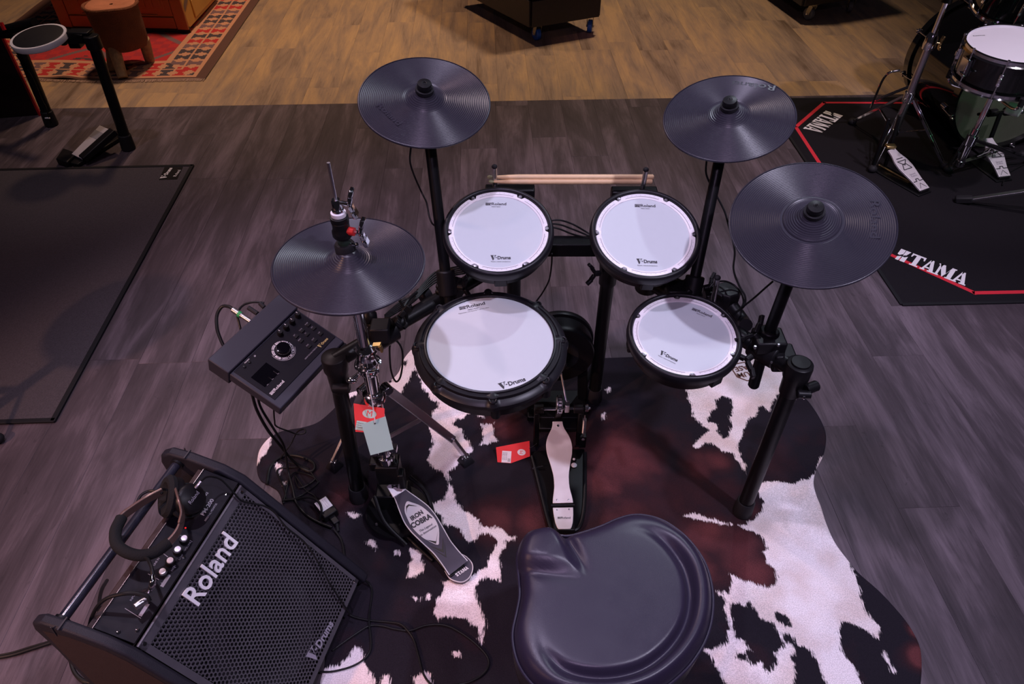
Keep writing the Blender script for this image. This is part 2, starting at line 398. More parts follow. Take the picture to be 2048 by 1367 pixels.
# ================================================================= mats and rugs
def poly_slab(name, pts, z0, z1, m, label, cat, r=0):
    mb = MB(); mb.prism([(p[0], p[1]) for p in pts], z0, z1)
    return tag(part(name, mb, m, None, smooth=0, bevel=r), label, cat)
# left carpet mat
q = [A(385,333), A(108,842)]; dl = Vector((-1, -.045, 0)).normalized()
P = [q[0], q[1], q[1]+dl*1.7, q[0]+dl*1.7]
root = thing('floor_mat', 'dark grey carpet mat with black bound edge on the left floor', 'mat', (P[1].x, P[1].y, 0))
mb = MB().prism([(p.x, p.y) for p in P], 0, .006); part('carpet', mb, M_carp, root, smooth=0)
mb = MB()
for a, b in ((0,1),(1,2),(3,0)):
    d = (P[b]-P[a]).normalized(); mb.beam(P[a]-d*.006+Vector((0,0,.005)), P[b]+d*.006+Vector((0,0,.005)), .017, .008)
part('edge_binding', mb, M_carb, root, bevel=.002)
L0 = [A(330,337), A(367,336), A(355,361), A(319,362)]
mb = MB().prism([(p.x, p.y) for p in L0][::-1], .0062, .0072); lab = part('label_patch', mb, M_blkp, root, smooth=0)
c = sum(L0, Vector())/4; xd = (A(350,338.5)-A(334,360))
fM = frame((c.x, c.y, .0072), (0,0,1), xd)
flatpart('lettering', merge(vdrums(V(fM,-.0,.02), .10), text_mb('Roland', .022, V(fM, 0,-.03))), M_white, lab)
# drum mat with red outline, right
a0, a1 = A(1578,274), A(1803,610); dv = (a0-a1).normalized(); top = a0+dv*((3.815-a0.y)/dv.y)
rr = [top, a1, Vector((3.55, a1.y+.07, 0)), Vector((3.55, 3.86, 0))]
root = thing('drum_mat', 'black felt drum mat with red outline and white maker lettering', 'mat', (a1.x, a1.y, 0))
mb = MB().prism([(p.x, p.y) for p in rr], 0, .006); part('felt', mb, M_tmat, root, smooth=0)
mb = MB()
for a, b in ((0,1),(1,2),(3,0)): mb.beam(rr[a]+Vector((0,0,.004)), rr[b]+Vector((0,0,.004)), .014, .008)
part('edge_binding', mb, M_carb, root, bevel=.002)
path = [A(2150,209), A(1647.5,207.4), A(1591,256), A(1748,497), A(1948,588), A(2200,583)]
mb = MB()
for a, b in zip(path[:-1], path[1:]):
    d = (b-a).normalized()*.008; mb.beam(a-d+Vector((0,0,.0066)), b+d+Vector((0,0,.0066)), .019, .0006)
flatpart('stripe', mb, M_redl, root)
def tama_at(pa, pb, h, up):   # pa start px, pb end px of the centre line
    a, b = A(*pa, .0065), A(*pb, .0065); M = frame((a+b)/2, (0,0,1), b-a)
    return tama(M, (b-a).length, h)
flatpart('lettering', merge(tama_at((1669,226),(1624,262),.095,1), tama_at((1795,507),(1934,560),.088,1)), M_white, root)
# ---- kilim rug -------------------------------------------------------------------------
rx0, rx1, ry0, ry1 = -3.37, -1.80, 4.075, 6.3
nx, ny = 126, 178
cols = dict(p=(.50,.25,.15), r=(.42,.022,.025), d=(.055,.04,.05), b=(.10,.045,.035), g=(.16,.09,.10), m=(.32,.02,.03))
def kilim(i, j):
    x = i*1.25; y = j*1.25      # cm
    wd = nx*1.25; ex = min(x, wd-x); e = min(ex, y)
    if ex < 7.5: return 'b'
    if y < 2.5: return 'b'
    b0 = 7.5 if ex <= y else 2.5
    e2 = min(ex-7.5, y-2.5)
    if e2 < 1.5: return 'p'
    if e2 < 22:
        along = y if ex-7.5 <= y-2.5 else x; ac = e2-1.5
        c = int(along//9); t = (along % 9)/9; lane = ac % 10; l = lane/10
        if lane > 8.8 or ac > 20: return 'p'
        hg = abs(l-.44) > abs(t-.5)*.9-.02 if False else (abs(t-.5) < .12+.38*abs(l-.44)/.44)
        k = 'drgddgr'[(c) % 7]
        return k if hg and .08 < t < .92 else 'p'
    if e2 < 25: return 'p'
    u = ((x+17) % 60)-30; v = ((y+12) % 60)-30; s = abs(u)+abs(v)
    s = s - (s % 2.5)
    if s < 6: return 'd'
    if s < 11: return 'r'
    if s < 16: return 'd' if (abs(v) % 5) < 3 else 'm'
    if s < 26: return 'r'
    if s < 31: return 'g' 
    return 'm' if (int(x/6)+int(y/6)) % 2 else 'r'
vs = []; fs = []; cl = []
for j in range(ny+1):
    for i in range(nx+1):
        x = rx0+(rx1-rx0)*i/nx; y = ry0+(ry1-ry0)*j/ny
        z = .006+.004*max(0, math.sin(x*9+1)*math.cos(y*7))+.012*math.exp(-((x+2.62)**2/.006+(y-4.09)**2/.003))
        vs.append((x+.035*(y-ry0)*-0.9, y+.012*math.sin(x*6), z))
for j in range(ny):
    for i in range(nx):
        a = j*(nx+1)+i; fs.append((a, a+1, a+nx+2, a+nx+1)); cl.append(cols[kilim(i, j)])
root = thing('kilim_rug', 'red and salmon patterned kilim rug with fringe under the pine cabinet', 'rug', (rx1, ry0, 0))
me = bpy.data.meshes.new('woven_field'); me.from_pydata([Vector(p)-Vector((rx1, ry0, 0)) for p in vs], [], fs)
at = me.color_attributes.new('Col', 'FLOAT_COLOR', 'CORNER')
buf = np.ones((len(fs)*4, 4), 'f'); buf[:, :3] = np.repeat(np.array(cl, 'f'), 4, axis=0); at.data.foreach_set('color', buf.ravel())
mk = mat('kilim_wool', (.5,.3,.2), .95, 0, None, 10, .6, 300, bdist=.003)
na = mk.node_tree.nodes.new('ShaderNodeVertexColor'); na.layer_name = 'Col'
mk.node_tree.links.new(na.outputs[0], mk.node_tree.nodes['Principled BSDF'].inputs['Base Color'])
me.materials.append(mk); o = bpy.data.objects.new('woven_field', me); COL.objects.link(o); o.parent = root
mb = MB(); r3 = random.Random(5)
for k in range(420):
    x = rx0+(rx1-rx0)*(k+.5)/420; y = ry0+.012*math.sin(x*6)
    mb.beam((x, y+.004, .006), (x+r3.uniform(-.006,.006), y-.022-r3.random()*.008, .003), .0026, .002)
part('fringe', mb, M_fringe, root, kind='stuff', smooth=0)
# ---- cowhide print rug ------------------------------------------------------------------
OUT = [(693,789),(730,779),(761,770),(783,759),(798,743),(807,719),(825,697),(850,680),(900,690),(1000,716),(1100,718),(1211,716),(1267,714),(1330,712),(1420,700),(1480,676),(1503,667),(1527,668),(1545,688),(1557,703),(1580,745),(1595,780),(1618,804),(1641,839),(1652,871),(1647,909),(1633,938),(1627,965),(1633,991),(1641,1011),(1653,1048),(1670,1085),(1695,1119),(1718,1147),(1760,1184),(1792,1218),(1817,1249),(1837,1286),(1843,1320),(1841,1367),(1830,1420),(1790,1470),(1700,1500),(1500,1510),(1300,1500),(1050,1510),(900,1500),(760,1490),(690,1450),(648,1400),(640,1367),(650,1320),(640,1270),(610,1190),(578,1085),(562,995),(540,972),(522,962),(514,940),(517,906),(528,886),(544,871),(566,862),(605,855),(636,844),(667,818)]
def fl2(ps): return np.array([[A(x, y).x, A(x, y).y] for x, y in ps])
outw = fl2(smooth_poly(OUT, 6))
cen = fl2([(1150,1030)])[0]
NR, NA = 170, 760
d = outw-cen; ang = np.unwrap(np.arctan2(d[:,1], d[:,0])); rad = np.hypot(d[:,0], d[:,1])
# resample the outline by arc length instead of angle, spokes go straight to the centre
cl_ = np.vstack([outw, outw[:1]]); seg = np.r_[0, np.cumsum(np.hypot(*np.diff(cl_, axis=0).T))]
tt = np.linspace(0, seg[-1], NA, endpoint=False)
rim = np.stack([np.interp(tt, seg, cl_[:,0]), np.interp(tt, seg, cl_[:,1])], 1)
sr = np.linspace(0, 1, NR+1)[1:]**.8
XY = (cen[None,None]+sr[:,None,None]*(rim-cen)[None]).reshape(-1, 2)
def sdist(poly, pts):
    out = np.full(len(pts), 1e9); inside = np.zeros(len(pts), bool); n = len(poly)
    for i in range(n):
        a, b = poly[i], poly[(i+1) % n]; ab = b-a; L2 = ab@ab+1e-12
        t = np.clip(((pts-a)@ab)/L2, 0, 1); dd = np.hypot(*((a+t[:,None]*ab)-pts).T); out = np.minimum(out, dd)
        c = (a[1] > pts[:,1]) != (b[1] > pts[:,1])
        with np.errstate(divide='ignore', invalid='ignore'):
            xi = (b[0]-a[0])*(pts[:,1]-a[1])/(b[1]-a[1])+a[0]
        inside ^= c & (pts[:,0] < xi)
    return np.where(inside, out, -out)
WH = [
 [(640,770),(693,800),(708,794),(719,792),(745,783),(770,778),(790,793),(803,785),(811,774),(816,763),(822,754),(829,741),(829,725),(838,700),(860,660),(780,660)],
 [(829,735),(840,760),(850,784),(861,799),(877,806),(877,817),(864,828),(859,852),(866,878),(863,900),(855,922),(861,933),(880,944),(893,956),(896,968),(897,981),(888,1001),(872,1008),(850,1006),(860,1016),(880,1030),(890,1050),(911,1054),(927,1067),(938,1086),(949,1086),(962,1064),(978,1067),(994,1083),(992,1091),(978,1115),(973,1134),(949,1150),(930,1158),(905,1155),(887,1164),(887,1185),(873,1199),(866,1225),(876,1240),(892,1234),(930,1236),(954,1255),(962,1285),(966,1268),(973,1247),(960,1220),(949,1185),(957,1166),(973,1156),(995,1160),(1001,1164),(1002,1140),(997,1123),(1002,1107),(1013,1083),(1029,1083),(1032,1075),(1016,1072),(1000,1056),(962,1058),(958,1043),(940,1028),(918,1014),(910,997),(905,979),(900,962),(897,947),(914,931),(936,914),(945,900),(936,883),(930,868),(925,850),(930,832),(945,826),(958,834),(968,838),(960,770),(860,700)],
 [(962,850),(967,874),(960,892),(982,887),(995,883),(989,872),(986,857),(989,846),(975,850)],
 [(734,1083),(747,1083),(755,1094),(750,1099),(739,1091)],[(788,1103),(798,1103),(800,1110),(790,1111)],
 [(822,1099),(836,1099),(849,1129),(847,1142),(831,1156),(814,1156),(817,1132),(825,1123)],
 [(828,1195),(841,1196),(840,1203),(831,1201)],[(852,1188),(860,1189),(861,1200),(852,1200)],
 [(709,1293),(723,1295),(726,1317),(739,1346),(747,1357),(753,1400),(620,1420),(620,1346),(680,1328),(696,1314),(706,1301)],
 [(766,1352),(780,1346),(782,1400),(755,1400)],[(847,1341),(863,1349),(866,1400),(823,1400),(825,1354),(839,1349)],[(905,1303),(918,1305),(920,1314),(908,1313)],
 [(548,868),(539,893),(533,908),(522,919),(515,930),(506,912),(510,880),(535,860)],
 [(548,928),(557,927),(566,939),(561,952),(554,938)],[(693,1026),(722,1028),(712,1040),(699,1036)],[(567,966),(573,966),(572,972),(567,971)],
 [(1372,775),(1375,798),(1384,810),(1384,833),(1399,848),(1416,862),(1407,874),(1393,883),(1387,894),(1399,897),(1410,887),(1431,892),(1443,903),(1466,909),(1481,930),(1491,950),(1489,930),(1478,915),(1476,889),(1483,868),(1498,839),(1513,830),(1516,814),(1524,812),(1536,824),(1555,790),(1583,786),(1610,780),(1600,700),(1540,640),(1480,640),(1420,690),(1385,735)],
 [(1500,962),(1521,963),(1560,965),(1589,968),(1618,956),(1630,947),(1640,915),(1675,900),(1690,1000),(1760,1100),(1701,1130),(1715,1164),(1721,1195),(1732,1229),(1746,1235),(1758,1254),(1755,1274),(1718,1257),(1690,1246),(1680,1243),(1676,1266),(1681,1300),(1704,1328),(1721,1367),(1735,1440),(1452,1440),(1452,1367),(1438,1348),(1424,1320),(1405,1294),(1429,1297),(1455,1286),(1456,1263),(1453,1230),(1449,1206),(1432,1184),(1458,1187),(1463,1164),(1458,1147),(1491,1164),(1525,1172),(1554,1172),(1554,1150),(1534,1127),(1525,1104),(1537,1099),(1525,1076),(1497,1062),(1477,1052),(1500,1045),(1523,1022),(1527,1003),(1511,980)],
 [(1213,780),(1219,778),(1221,786),(1215,787)],[(1203,829),(1210,828),(1213,838),(1205,841)]]
DK = [
 [(905,848),(914,835),(925,839),(936,828),(954,830),(962,839),(962,857),(954,870),(943,889),(932,878),(923,859),(910,854)],
 [(1431,801),(1445,795),(1464,798),(1466,827),(1457,836),(1463,850),(1457,874),(1448,877),(1431,862),(1437,850),(1416,845),(1419,827),(1434,818)],
 [(1458,1209),(1472,1206),(1486,1215),(1497,1206),(1514,1226),(1517,1235),(1545,1246),(1559,1271),(1565,1294),(1548,1305),(1552,1320),(1545,1339),(1534,1345),(1520,1325),(1508,1331),(1494,1322),(1491,1305),(1500,1300),(1489,1286),(1469,1274),(1469,1257),(1463,1240),(1459,1220)],
 [(1551,1226),(1571,1229),(1585,1257),(1576,1256),(1554,1243)],
 [(1559,1266),(1585,1274),(1596,1291),(1622,1303),(1636,1331),(1650,1367),(1655,1440),(1585,1440),(1585,1367),(1591,1345),(1582,1314),(1588,1297),(1571,1283)],
 [(1472,1305),(1491,1311),(1494,1322),(1475,1317)],
 [(785,745),(790,738),(795,742),(788,750)],[(806,730),(812,722),(812,735)],[(776,762),(782,757),(784,765),(778,768)]]
ST = [[(1367,1034),(1387,1028),(1424,1039),(1463,1050),(1458,1053),(1418,1046),(1384,1038)],[(1766,1300),(1772,1314),(1789,1348),(1780,1342),(1763,1308)],[(1583,786),(1588,800),(1583,808),(1579,795)]]
sd = np.full(len(XY), -1.)
for w_ in WH: sd = np.maximum(sd, sdist(fl2(w_), XY))
for w_ in DK: sd = np.minimum(sd, -sdist(fl2(w_), XY))
for w_ in ST: sd = np.maximum(sd, sdist(fl2(w_), XY))
br = np.zeros(len(XY)); warm = np.zeros(len(XY))
for x, y, r_, k in [(1190,860,.07,.45),(1230,920,.10,.95),(1200,960,.07,.8),(1060,1050,.05,.9),(1000,1045,.05,.8),(940,1050,.03,.6),(1010,860,.04,.9),(980,845,.025,.9),(1150,1010,.04,.6),(1240,1030,.08,.6),(1330,1010,.12,.5),(1400,930,.05,.7),(1430,925,.04,.8),(1450,980,.06,.4),(1420,1075,.06,.8),(1470,1100,.07,.85),(1510,1145,.05,.95),(1400,1130,.05,.8),(1500,1020,.03,.7),(1330,880,.05,.35),(690,1000,.05,.45),(1839,1315,.022,1.6),(1830,1265,.012,1.2),(1300,900,.05,.3),(1550,930,.06,.3)]:
    c_ = fl2([(x, y)])[0]; br = np.maximum(br, k*np.exp(-((XY-c_)**2).sum(1)/(2*r_*r_)))
allv = np.vstack([cen[None], XY]); nv = len(allv); V3 = np.zeros((nv, 3)); V3[:, :2] = allv
V3[:, 2] = .0045+.0008*np.sin(allv[:,0]*9)*np.cos(allv[:,1]*8)
V3[-NA:, 2] = .0004
faces = [(0, 1+k, 1+(k+1) % NA) for k in range(NA)]
for i in range(NR-1):
    b0 = 1+i*NA; b1 = b0+NA
    faces += [(b0+k, b1+k, b1+(k+1) % NA, b0+(k+1) % NA) for k in range(NA)]
me = bpy.data.meshes.new('cowhide_rug'); og = Vector((cen[0], cen[1], 0)); V3[:, :2] -= cen
me.from_pydata(V3.tolist(), [], faces)
for nm, arr in (('sd', np.r_[-.1, sd]), ('br', np.r_[.1, br])):
    a_ = me.attributes.new(nm, 'FLOAT', 'POINT'); a_.data.foreach_set('value', arr.astype('f'))
me.polygons.foreach_set('use_smooth', [True]*len(me.polygons))
m = bpy.data.materials.new('cowhide_print'); m.use_nodes = True; N = m.node_tree.nodes; L = m.node_tree.links; b = N['Principled BSDF']
b.inputs['Roughness'].default_value = .9; b.inputs['Specular IOR Level'].default_value = .2
def nd(t, **k):
    n = N.new(t)
    for a_, v_ in k.items(): setattr(n, a_, v_)
    return n
tc = nd('ShaderNodeTexCoord')
mp = nd('ShaderNodeMapping'); mp.inputs['Scale'].default_value = (300, 45, 1); mp.inputs['Rotation'].default_value = (0, 0, .35); L.new(tc.outputs['Object'], mp.inputs[0])
n1 = nd('ShaderNodeTexNoise'); n1.inputs['Scale'].default_value = 1; n1.inputs['Detail'].default_value = 3; L.new(mp.outputs[0], n1.inputs['Vector'])
n2 = nd('ShaderNodeTexNoise'); n2.inputs['Scale'].default_value = 38; n2.inputs['Detail'].default_value = 4; L.new(tc.outputs['Object'], n2.inputs['Vector'])
asd = nd('ShaderNodeAttribute', attribute_name='sd'); abr = nd('ShaderNodeAttribute', attribute_name='br')
m1 = nd('ShaderNodeMath', operation='MULTIPLY_ADD'); L.new(n1.outputs[0], m1.inputs[0]); m1.inputs[1].default_value = .026; m1.inputs[2].default_value = -.013
m2 = nd('ShaderNodeMath', operation='MULTIPLY_ADD'); L.new(n2.outputs[0], m2.inputs[0]); m2.inputs[1].default_value = .024; m2.inputs[2].default_value = -.012
s1 = nd('ShaderNodeMath', operation='ADD'); L.new(m1.outputs[0], s1.inputs[0]); L.new(m2.outputs[0], s1.inputs[1])
s2 = nd('ShaderNodeMath', operation='ADD'); L.new(s1.outputs[0], s2.inputs[0]); L.new(asd.outputs['Fac'], s2.inputs[1])
th = nd('ShaderNodeMapRange'); th.inputs[1].default_value = -.0025; th.inputs[2].default_value = .0032; L.new(s2.outputs[0], th.inputs[0])
n3 = nd('ShaderNodeTexNoise'); n3.inputs['Scale'].default_value = 9; n3.inputs['Detail'].default_value = 5; L.new(tc.outputs['Object'], n3.inputs['Vector'])
bm_ = nd('ShaderNodeMath', operation='MULTIPLY_ADD'); L.new(n3.outputs[0], bm_.inputs[0]); bm_.inputs[1].default_value = 1.1; bm_.inputs[2].default_value = -.5
bs = nd('ShaderNodeMath', operation='ADD'); L.new(abr.outputs['Fac'], bs.inputs[0]); L.new(bm_.outputs[0], bs.inputs[1])
dr = nd('ShaderNodeValToRGB'); e = dr.color_ramp.elements; e[0].position = .12; e[0].color = (.013,.010,.016,1); e[1].position = 1.0; e[1].color = (.115,.031,.034,1)
k = dr.color_ramp.elements.new(.5); k.color = (.034,.012,.016,1); k2 = dr.color_ramp.elements.new(1.0); k2.color = (.115,.031,.034,1)
L.new(bs.outputs[0], dr.inputs[0])
wr = nd('ShaderNodeValToRGB'); e = wr.color_ramp.elements; e[0].position = .35; e[0].color = (.80,.66,.64,1); e[1].position = .6; e[1].color = (.93,.84,.87,1); L.new(n3.outputs[0], wr.inputs[0])
mx = nd('ShaderNodeMix', data_type='RGBA'); L.new(th.outputs[0], mx.inputs[0]); L.new(dr.outputs[0], mx.inputs[6]); L.new(wr.outputs[0], mx.inputs[7])
fz = nd('ShaderNodeTexNoise'); fz.inputs['Scale'].default_value = 420; fz.inputs['Detail'].default_value = 2; L.new(tc.outputs['Object'], fz.inputs['Vector'])
fr = nd('ShaderNodeMapRange'); fr.inputs[1].default_value = .3; fr.inputs[2].default_value = .7; fr.inputs[3].default_value = .74; fr.inputs[4].default_value = 1.2; L.new(fz.outputs[0], fr.inputs[0])
mm = nd('ShaderNodeMix', data_type='RGBA', blend_type='MULTIPLY'); mm.inputs[0].default_value = 1; L.new(mx.outputs[2], mm.inputs[6]); L.new(fr.outputs[0], mm.inputs[7])
L.new(mm.outputs[2], b.inputs['Base Color'])
bp = nd('ShaderNodeBump'); bp.inputs['Strength'].default_value = .5; bp.inputs['Distance'].default_value = .003; L.new(fz.outputs[0], bp.inputs['Height']); L.new(bp.outputs[0], b.inputs['Normal'])
me.materials.append(m); hide = bpy.data.objects.new('cowhide_rug', me); COL.objects.link(hide); hide.location = og
o_m[hide.name] = Matrix.Translation(og)
tag(hide, 'black, brown and white cowhide-print rug under the electronic drum kit', 'rug')
# burned-in hexagon badge, upside down for the viewer
c = A(1492,742,.0056); Mh = frame(c, (0,0,1), (-1,-.25,0)); mb = MB()
R_ = .047; hp = [Vector((R_*math.cos(math.radians(22.5+45*k)), R_*math.sin(math.radians(22.5+45*k)), 0)) for k in range(8)]
for k in range(8):
    p, q_ = hp[k], hp[(k+1) % 8]
    mb.add([Mh @ (p*f) for p, f in ((p,1),(q_,1),(q_,.9),(p,.9))], [(0,1,2,3)])
flatpart('badge_outline', mb, M_brown, hide)
flatpart('badge_lettering', merge(text_mb('DRUM', .030, V(Mh, -.004, .012), bold=.0006), text_mb('N', .014, V(Mh, .034, .014), bold=.0003), text_mb('BASE', .030, V(Mh, 0, -.018), bold=.0006)), M_brown, hide)
# ================================================================= ELECTRONIC DRUM KIT
def sph(P0, pa, pb, n, dz=0):
    """frame on the plane (P0,n) centred between two photo points, x axis from a to b"""
    a, b = AP(*pa, P0, n), AP(*pb, P0, n); M = frame((a+b)/2, n, b-a); return M, (b-a).length
def cymbal(name, label, c, n, R, bell, emb=None, xd=None, cap=True, group=None, pitch=.0042, sep=False):
    M = frame(c, n, xd); t = thing(name, label, 'cymbal', M=M, group=group)
    def zz(r):  # top surface height above the rim plane
        s = max(0, 1-r/R); z = .012*s
        if r < bell: z += .020*(.5+.5*math.cos(math.pi*r/bell))+(.0028 if sep else 0)
        return z
    prof = [(.008, zz(.008)), (.014, zz(.014))]
    r = .016; fl = .5
    while r < R-.004:
        smooth_zone = (sep and bell*.98 < r < bell*1.06)
        a = .0007 if not smooth_zone else 0
        for k in range(4):
            q = r+pitch*k/4; prof.append((q, zz(q)+a*math.sin(2*math.pi*k/4)))
        r += pitch
    prof += [(R-.003, .0012), (R-.001, .0008), (R, -.001), (R-.001, -.004), (R-.01, -.003), (bell, .006), (.02, .012), (.008, .018)]
    b = part('cymbal_body', MB().lathe(prof, 112, M), M_cym, t, smooth=50)
    if cap:
        z0 = zz(.012)
        part('felt_washer', MB().lathe([(.004,z0-.002),(.021,z0-.002),(.021,z0+.006),(.004,z0+.006)], 32, M), M_rub, t)
        part('cap_nut', MB().lathe([(.0,z0+.005),(.016,z0+.005),(.017,z0+.008),(.0165,z0+.017),(.0155,z0+.020),(.005,z0+.0215),(.0045,z0+.0205),(0,z0+.0205)], 32, M), M_blkp, t, bevel=.0008)
        part('screw_head', MB().lathe([(0,z0+.0205),(.003,z0+.0205),(.0028,z0+.0225),(0,z0+.0227)], 12, M), M_chrome, t)
    if emb:
        Mt, wd = sph(c, emb[0], emb[1], n)
        Mt = Matrix.Translation(Vector(n).normalized()*(zz((Mt.translation-Vector(c)).length)-.0002)) @ Mt
        part('embossed_lettering', text_mb('Roland', wd*.27, Mt, bold=.0004, width=wd, thick=.0006), M_cym, t, smooth=0)
    return t, M
def nrm(tx, ty): return Vector((math.tan(math.radians(tx)), math.tan(math.radians(ty)), 1)).normalized()
cyL = dict(c=(-.201,1.569,1.017), n=nrm(5.5,-15.7)); cyR = dict(c=(.512,1.585,.970), n=nrm(-10.4,-13.1))
rid = dict(c=(.622,1.243,.902), n=nrm(-10.8,-17.5)); hh = dict(c=(-.327,1.144,.872), n=nrm(2.1,-2.5))
cymbal('crash_cymbal_pad', 'black rubber crash cymbal pad on the tall pole behind the left tom', cyL['c'], cyL['n'], .1525, .052, ((757,212),(800,252)), group='black rubber cymbal pads')
cymbal('crash_cymbal_pad', 'black rubber crash cymbal pad on the tall pole behind the right tom', cyR['c'], cyR['n'], .1525, .052, ((1550,178),(1465,168)), group='black rubber cymbal pads')
cymbal('ride_cymbal_pad', 'largest black rubber cymbal pad with a raised bell, at the right of the kit', rid['c'], rid['n'], .165, .058, ((1748,402),(1748,478)), sep=True, group='black rubber cymbal pads')
cymbal('hi_hat_pad', 'black rubber hi-hat pad threaded on the chrome stand rod', hh['c'], hh['n'], .1525, .050, None, cap=False, group='black rubber cymbal pads')
# ---- pads --------------------------------------------------------------------------------
def pad_text(t, c, n, up, lo, sub1, sub2, hz, big=False):
    c = Vector(c)+n*hz
    M, wd = sph(c, up[0], up[1], n); t1 = merge(maker_logo(M, wd), text_mb('MESH HEAD', wd*.085, V(M, 0, -wd*.17), width=wd*.42))
    if big: t1 = merge(t1, text_mb('Registered in U.S. Patent & Trademark Office', wd*.06, V(M, 0, -wd*.26), width=wd*1.15))
    M2, w2 = sph(c, lo[0], lo[1], n)
    t2 = merge(vdrums(M2, w2), text_mb('Patent: roland.com/patents', w2*.085, V(M2, 0, -w2*.24), width=w2*.95))
    flatpart('maker_lettering', t1, M_ink, t); flatpart('series_lettering', t2, M_ink, t)
def tom(name, label, c, n, off, up, lo):
    M = frame(c, n); t = thing(name, label, 'drum pad', M=M, group='white mesh-head tom pads')
    part('shell', MB().lathe([(.02,-.062),(.108,-.062),(.118,-.056),(.124,-.022),(.128,-.012),(.120,-.010)], 72, M, True), M_blkp, t)
    part('rubber_hoop', MB().lathe([(.1195,-.014),(.1195,-.002),(.1215,.0015),(.126,.002),(.1305,-.002),(.132,-.008),(.1325,-.016),(.131,-.024),(.125,-.026),(.120,-.022),(.1195,-.014)], 96, M), M_hoop, t, smooth=60)
    mb = MB(); n_ = 180; ro = []
    for k in range(n_):
        a = 360*k/n_; dd = min(abs((a-off-60*q+180) % 360-180) for q in range(6))
        ro.append((.1193 if dd > 3.6 else .1115, a))
    def pt(r, a, z): return xf(M, r*math.cos(math.radians(a)), r*math.sin(math.radians(a)), z)
    rings = []
    for f, z in ((0, -.010), (0, -.0065), (.12, -.005), (.88, -.004), (.96, -.0052), (1, -.012)):
        rings.append([pt(.1045+(r-.1045)*f, a, z) for r, a in ro])
    rp = part('rim_ring', MB().rings(rings, False), M_whoop, t, smooth=40)
    mb = MB()
    for q in range(6):
        for a in np.arange(9, 52, 5.6 if True else 1):
            p0 = pt(.1128, off+60*q+a, -.0036); 
            mb.lathe([(0,0),(.0007,0),(.0007,.0002),(0,.0002)], 6, Matrix.Translation(p0))
    part('rim_dimple', mb, M_greyp, rp, kind='stuff')
    grv = MB()
    for q in range(6):
        rr_ = [[pt(r, off+60*q+a, -.0037) for r in (.1090, .1098)] for a in np.linspace(8, 52, 16)]
        grv.rings(rr_, False, False)
    part('rim_groove', grv, M_gap, rp, smooth=0)
    part('mesh_head', MB().lathe([(.0,-.0075),(.06,-.0075),(.1050,-.0073),(.1050,-.010),(0,-.010)], 96, M), M_head, t)
    for q in range(6):
        p = pt(.1150, off+60*q, -.0062); Mb = frame(p, n)
        part('bolt_seat', MB().lathe([(0,-.004),(.0060,-.004),(.0060,0),(.0050,.0008),(0,.001)], 16, Mb), M_rub, t)
        part('tension_bolt', MB().lathe([(0,.001),(.0046,.001),(.0048,.0028),(.0040,.0042),(.0016,.0044),(.0016,.003),(0,.003)], 14, Mb), M_chromd, t)
    for a in (off+30, off+150, off-90):
        part('shell_lug', MB().box(pt(.122, a, -.04), (.03,.012,.026), Matrix((M.to_3x3() @ Vector((math.cos(math.radians(a+90)),math.sin(math.radians(a+90)),0)), M.to_3x3() @ Vector((-math.cos(math.radians(a)),-math.sin(math.radians(a)),0)), Vector(n))).transposed()), M_blkp, t, bevel=.003)
    pad_text(t, c, n, up, lo, 0, 0, -.0073)
    return t, M
TL = dict(c=Vector((-.032,1.400,.778)), n=nrm(.8,-17.8)); TR = dict(c=Vector((.317,1.398,.770)), n=nrm(1.8,-20)); TF = dict(c=Vector((.398,1.202,.626)), n=nrm(-.5,-7.6))
tom('tom_pad', 'left rear tom pad, its mesh head partly shaded by the left crash', TL['c'], TL['n'], 3, ((971,408),(1013,408)), ((981,515),(1022,515)))
tom('tom_pad', 'right rear tom pad, beside the butt ends of the drumsticks', TR['c'], TR['n'], 0, ((1269,411),(1311,412)), ((1273,522),(1315,523)))
tom('tom_pad', 'floor tom pad with rotated lettering, nearest to the right leg of the rack', TF['c'], TF['n'], 30, ((1384,617),(1424,633)), ((1320,704),(1356,721)))
# snare
sc, sn = Vector((-.050,1.186,.618)), nrm(.2,-4.6); M = frame(sc, sn)
t = thing('snare_pad', 'large white mesh-head snare pad with a wide black hoop, front left of the kit', 'drum pad', M=M)
part('shell', MB().lathe([(.02,-.070),(.150,-.076),(.164,-.066),(.170,-.024),(.172,-.016)], 96, M, True), M_blkp, t)
n_ = 240; rings = []
for k_, (r0, z) in enumerate([(.1455,-.010),(.1455,-.001),(.148,.0008),(.151,.0),(.152,-.004),(.158,-.004),(.159,-.001),(.163,-.001),(.164,-.009),(.172,-.012),(.1775,-.017),(.1775,-.028),(.170,-.034),(.160,-.030)]):
    rg_ = []
    for k in range(n_):
        a = 360*k/n_; dd = min(abs((a-3-45*q+180) % 360-180) for q in range(8)); bmp = max(0, 1-(dd/4.2)**2)
        r = r0 + (.004*bmp if 6 <= k_ <= 11 else 0)
        rg_.append(xf(M, r*math.cos(math.radians(a)), r*math.sin(math.radians(a)), z+(.004*bmp if k_ in (4,5,8,9) else 0)))
    rings.append(rg_)
part('hoop', MB().rings(rings, False), M_hoop, t, smooth=30)
part('mesh_head', MB().lathe([(0,-.0045),(.1,-.0045),(.1458,-.004),(.1458,-.012),(0,-.012)], 96, M), M_head, t)
for q in range(8):
    a = math.radians(3+45*q); p = xf(M, .1675*math.cos(a), .1675*math.sin(a), -.004); Mb = frame(p, sn)
    part('lug_collar', MB().lathe([(.0052,-.004),(.0095,-.004),(.0095,.0),(.0080,.0018),(.0056,.0012),(.0052,-.002)], 20, Mb), M_hoop, t)
    part('tension_bolt', MB().lathe([(0,-.004),(.0046,-.004),(.0046,-.001),(.003,.0004),(0,.0006)], 12, Mb), M_blk, t)
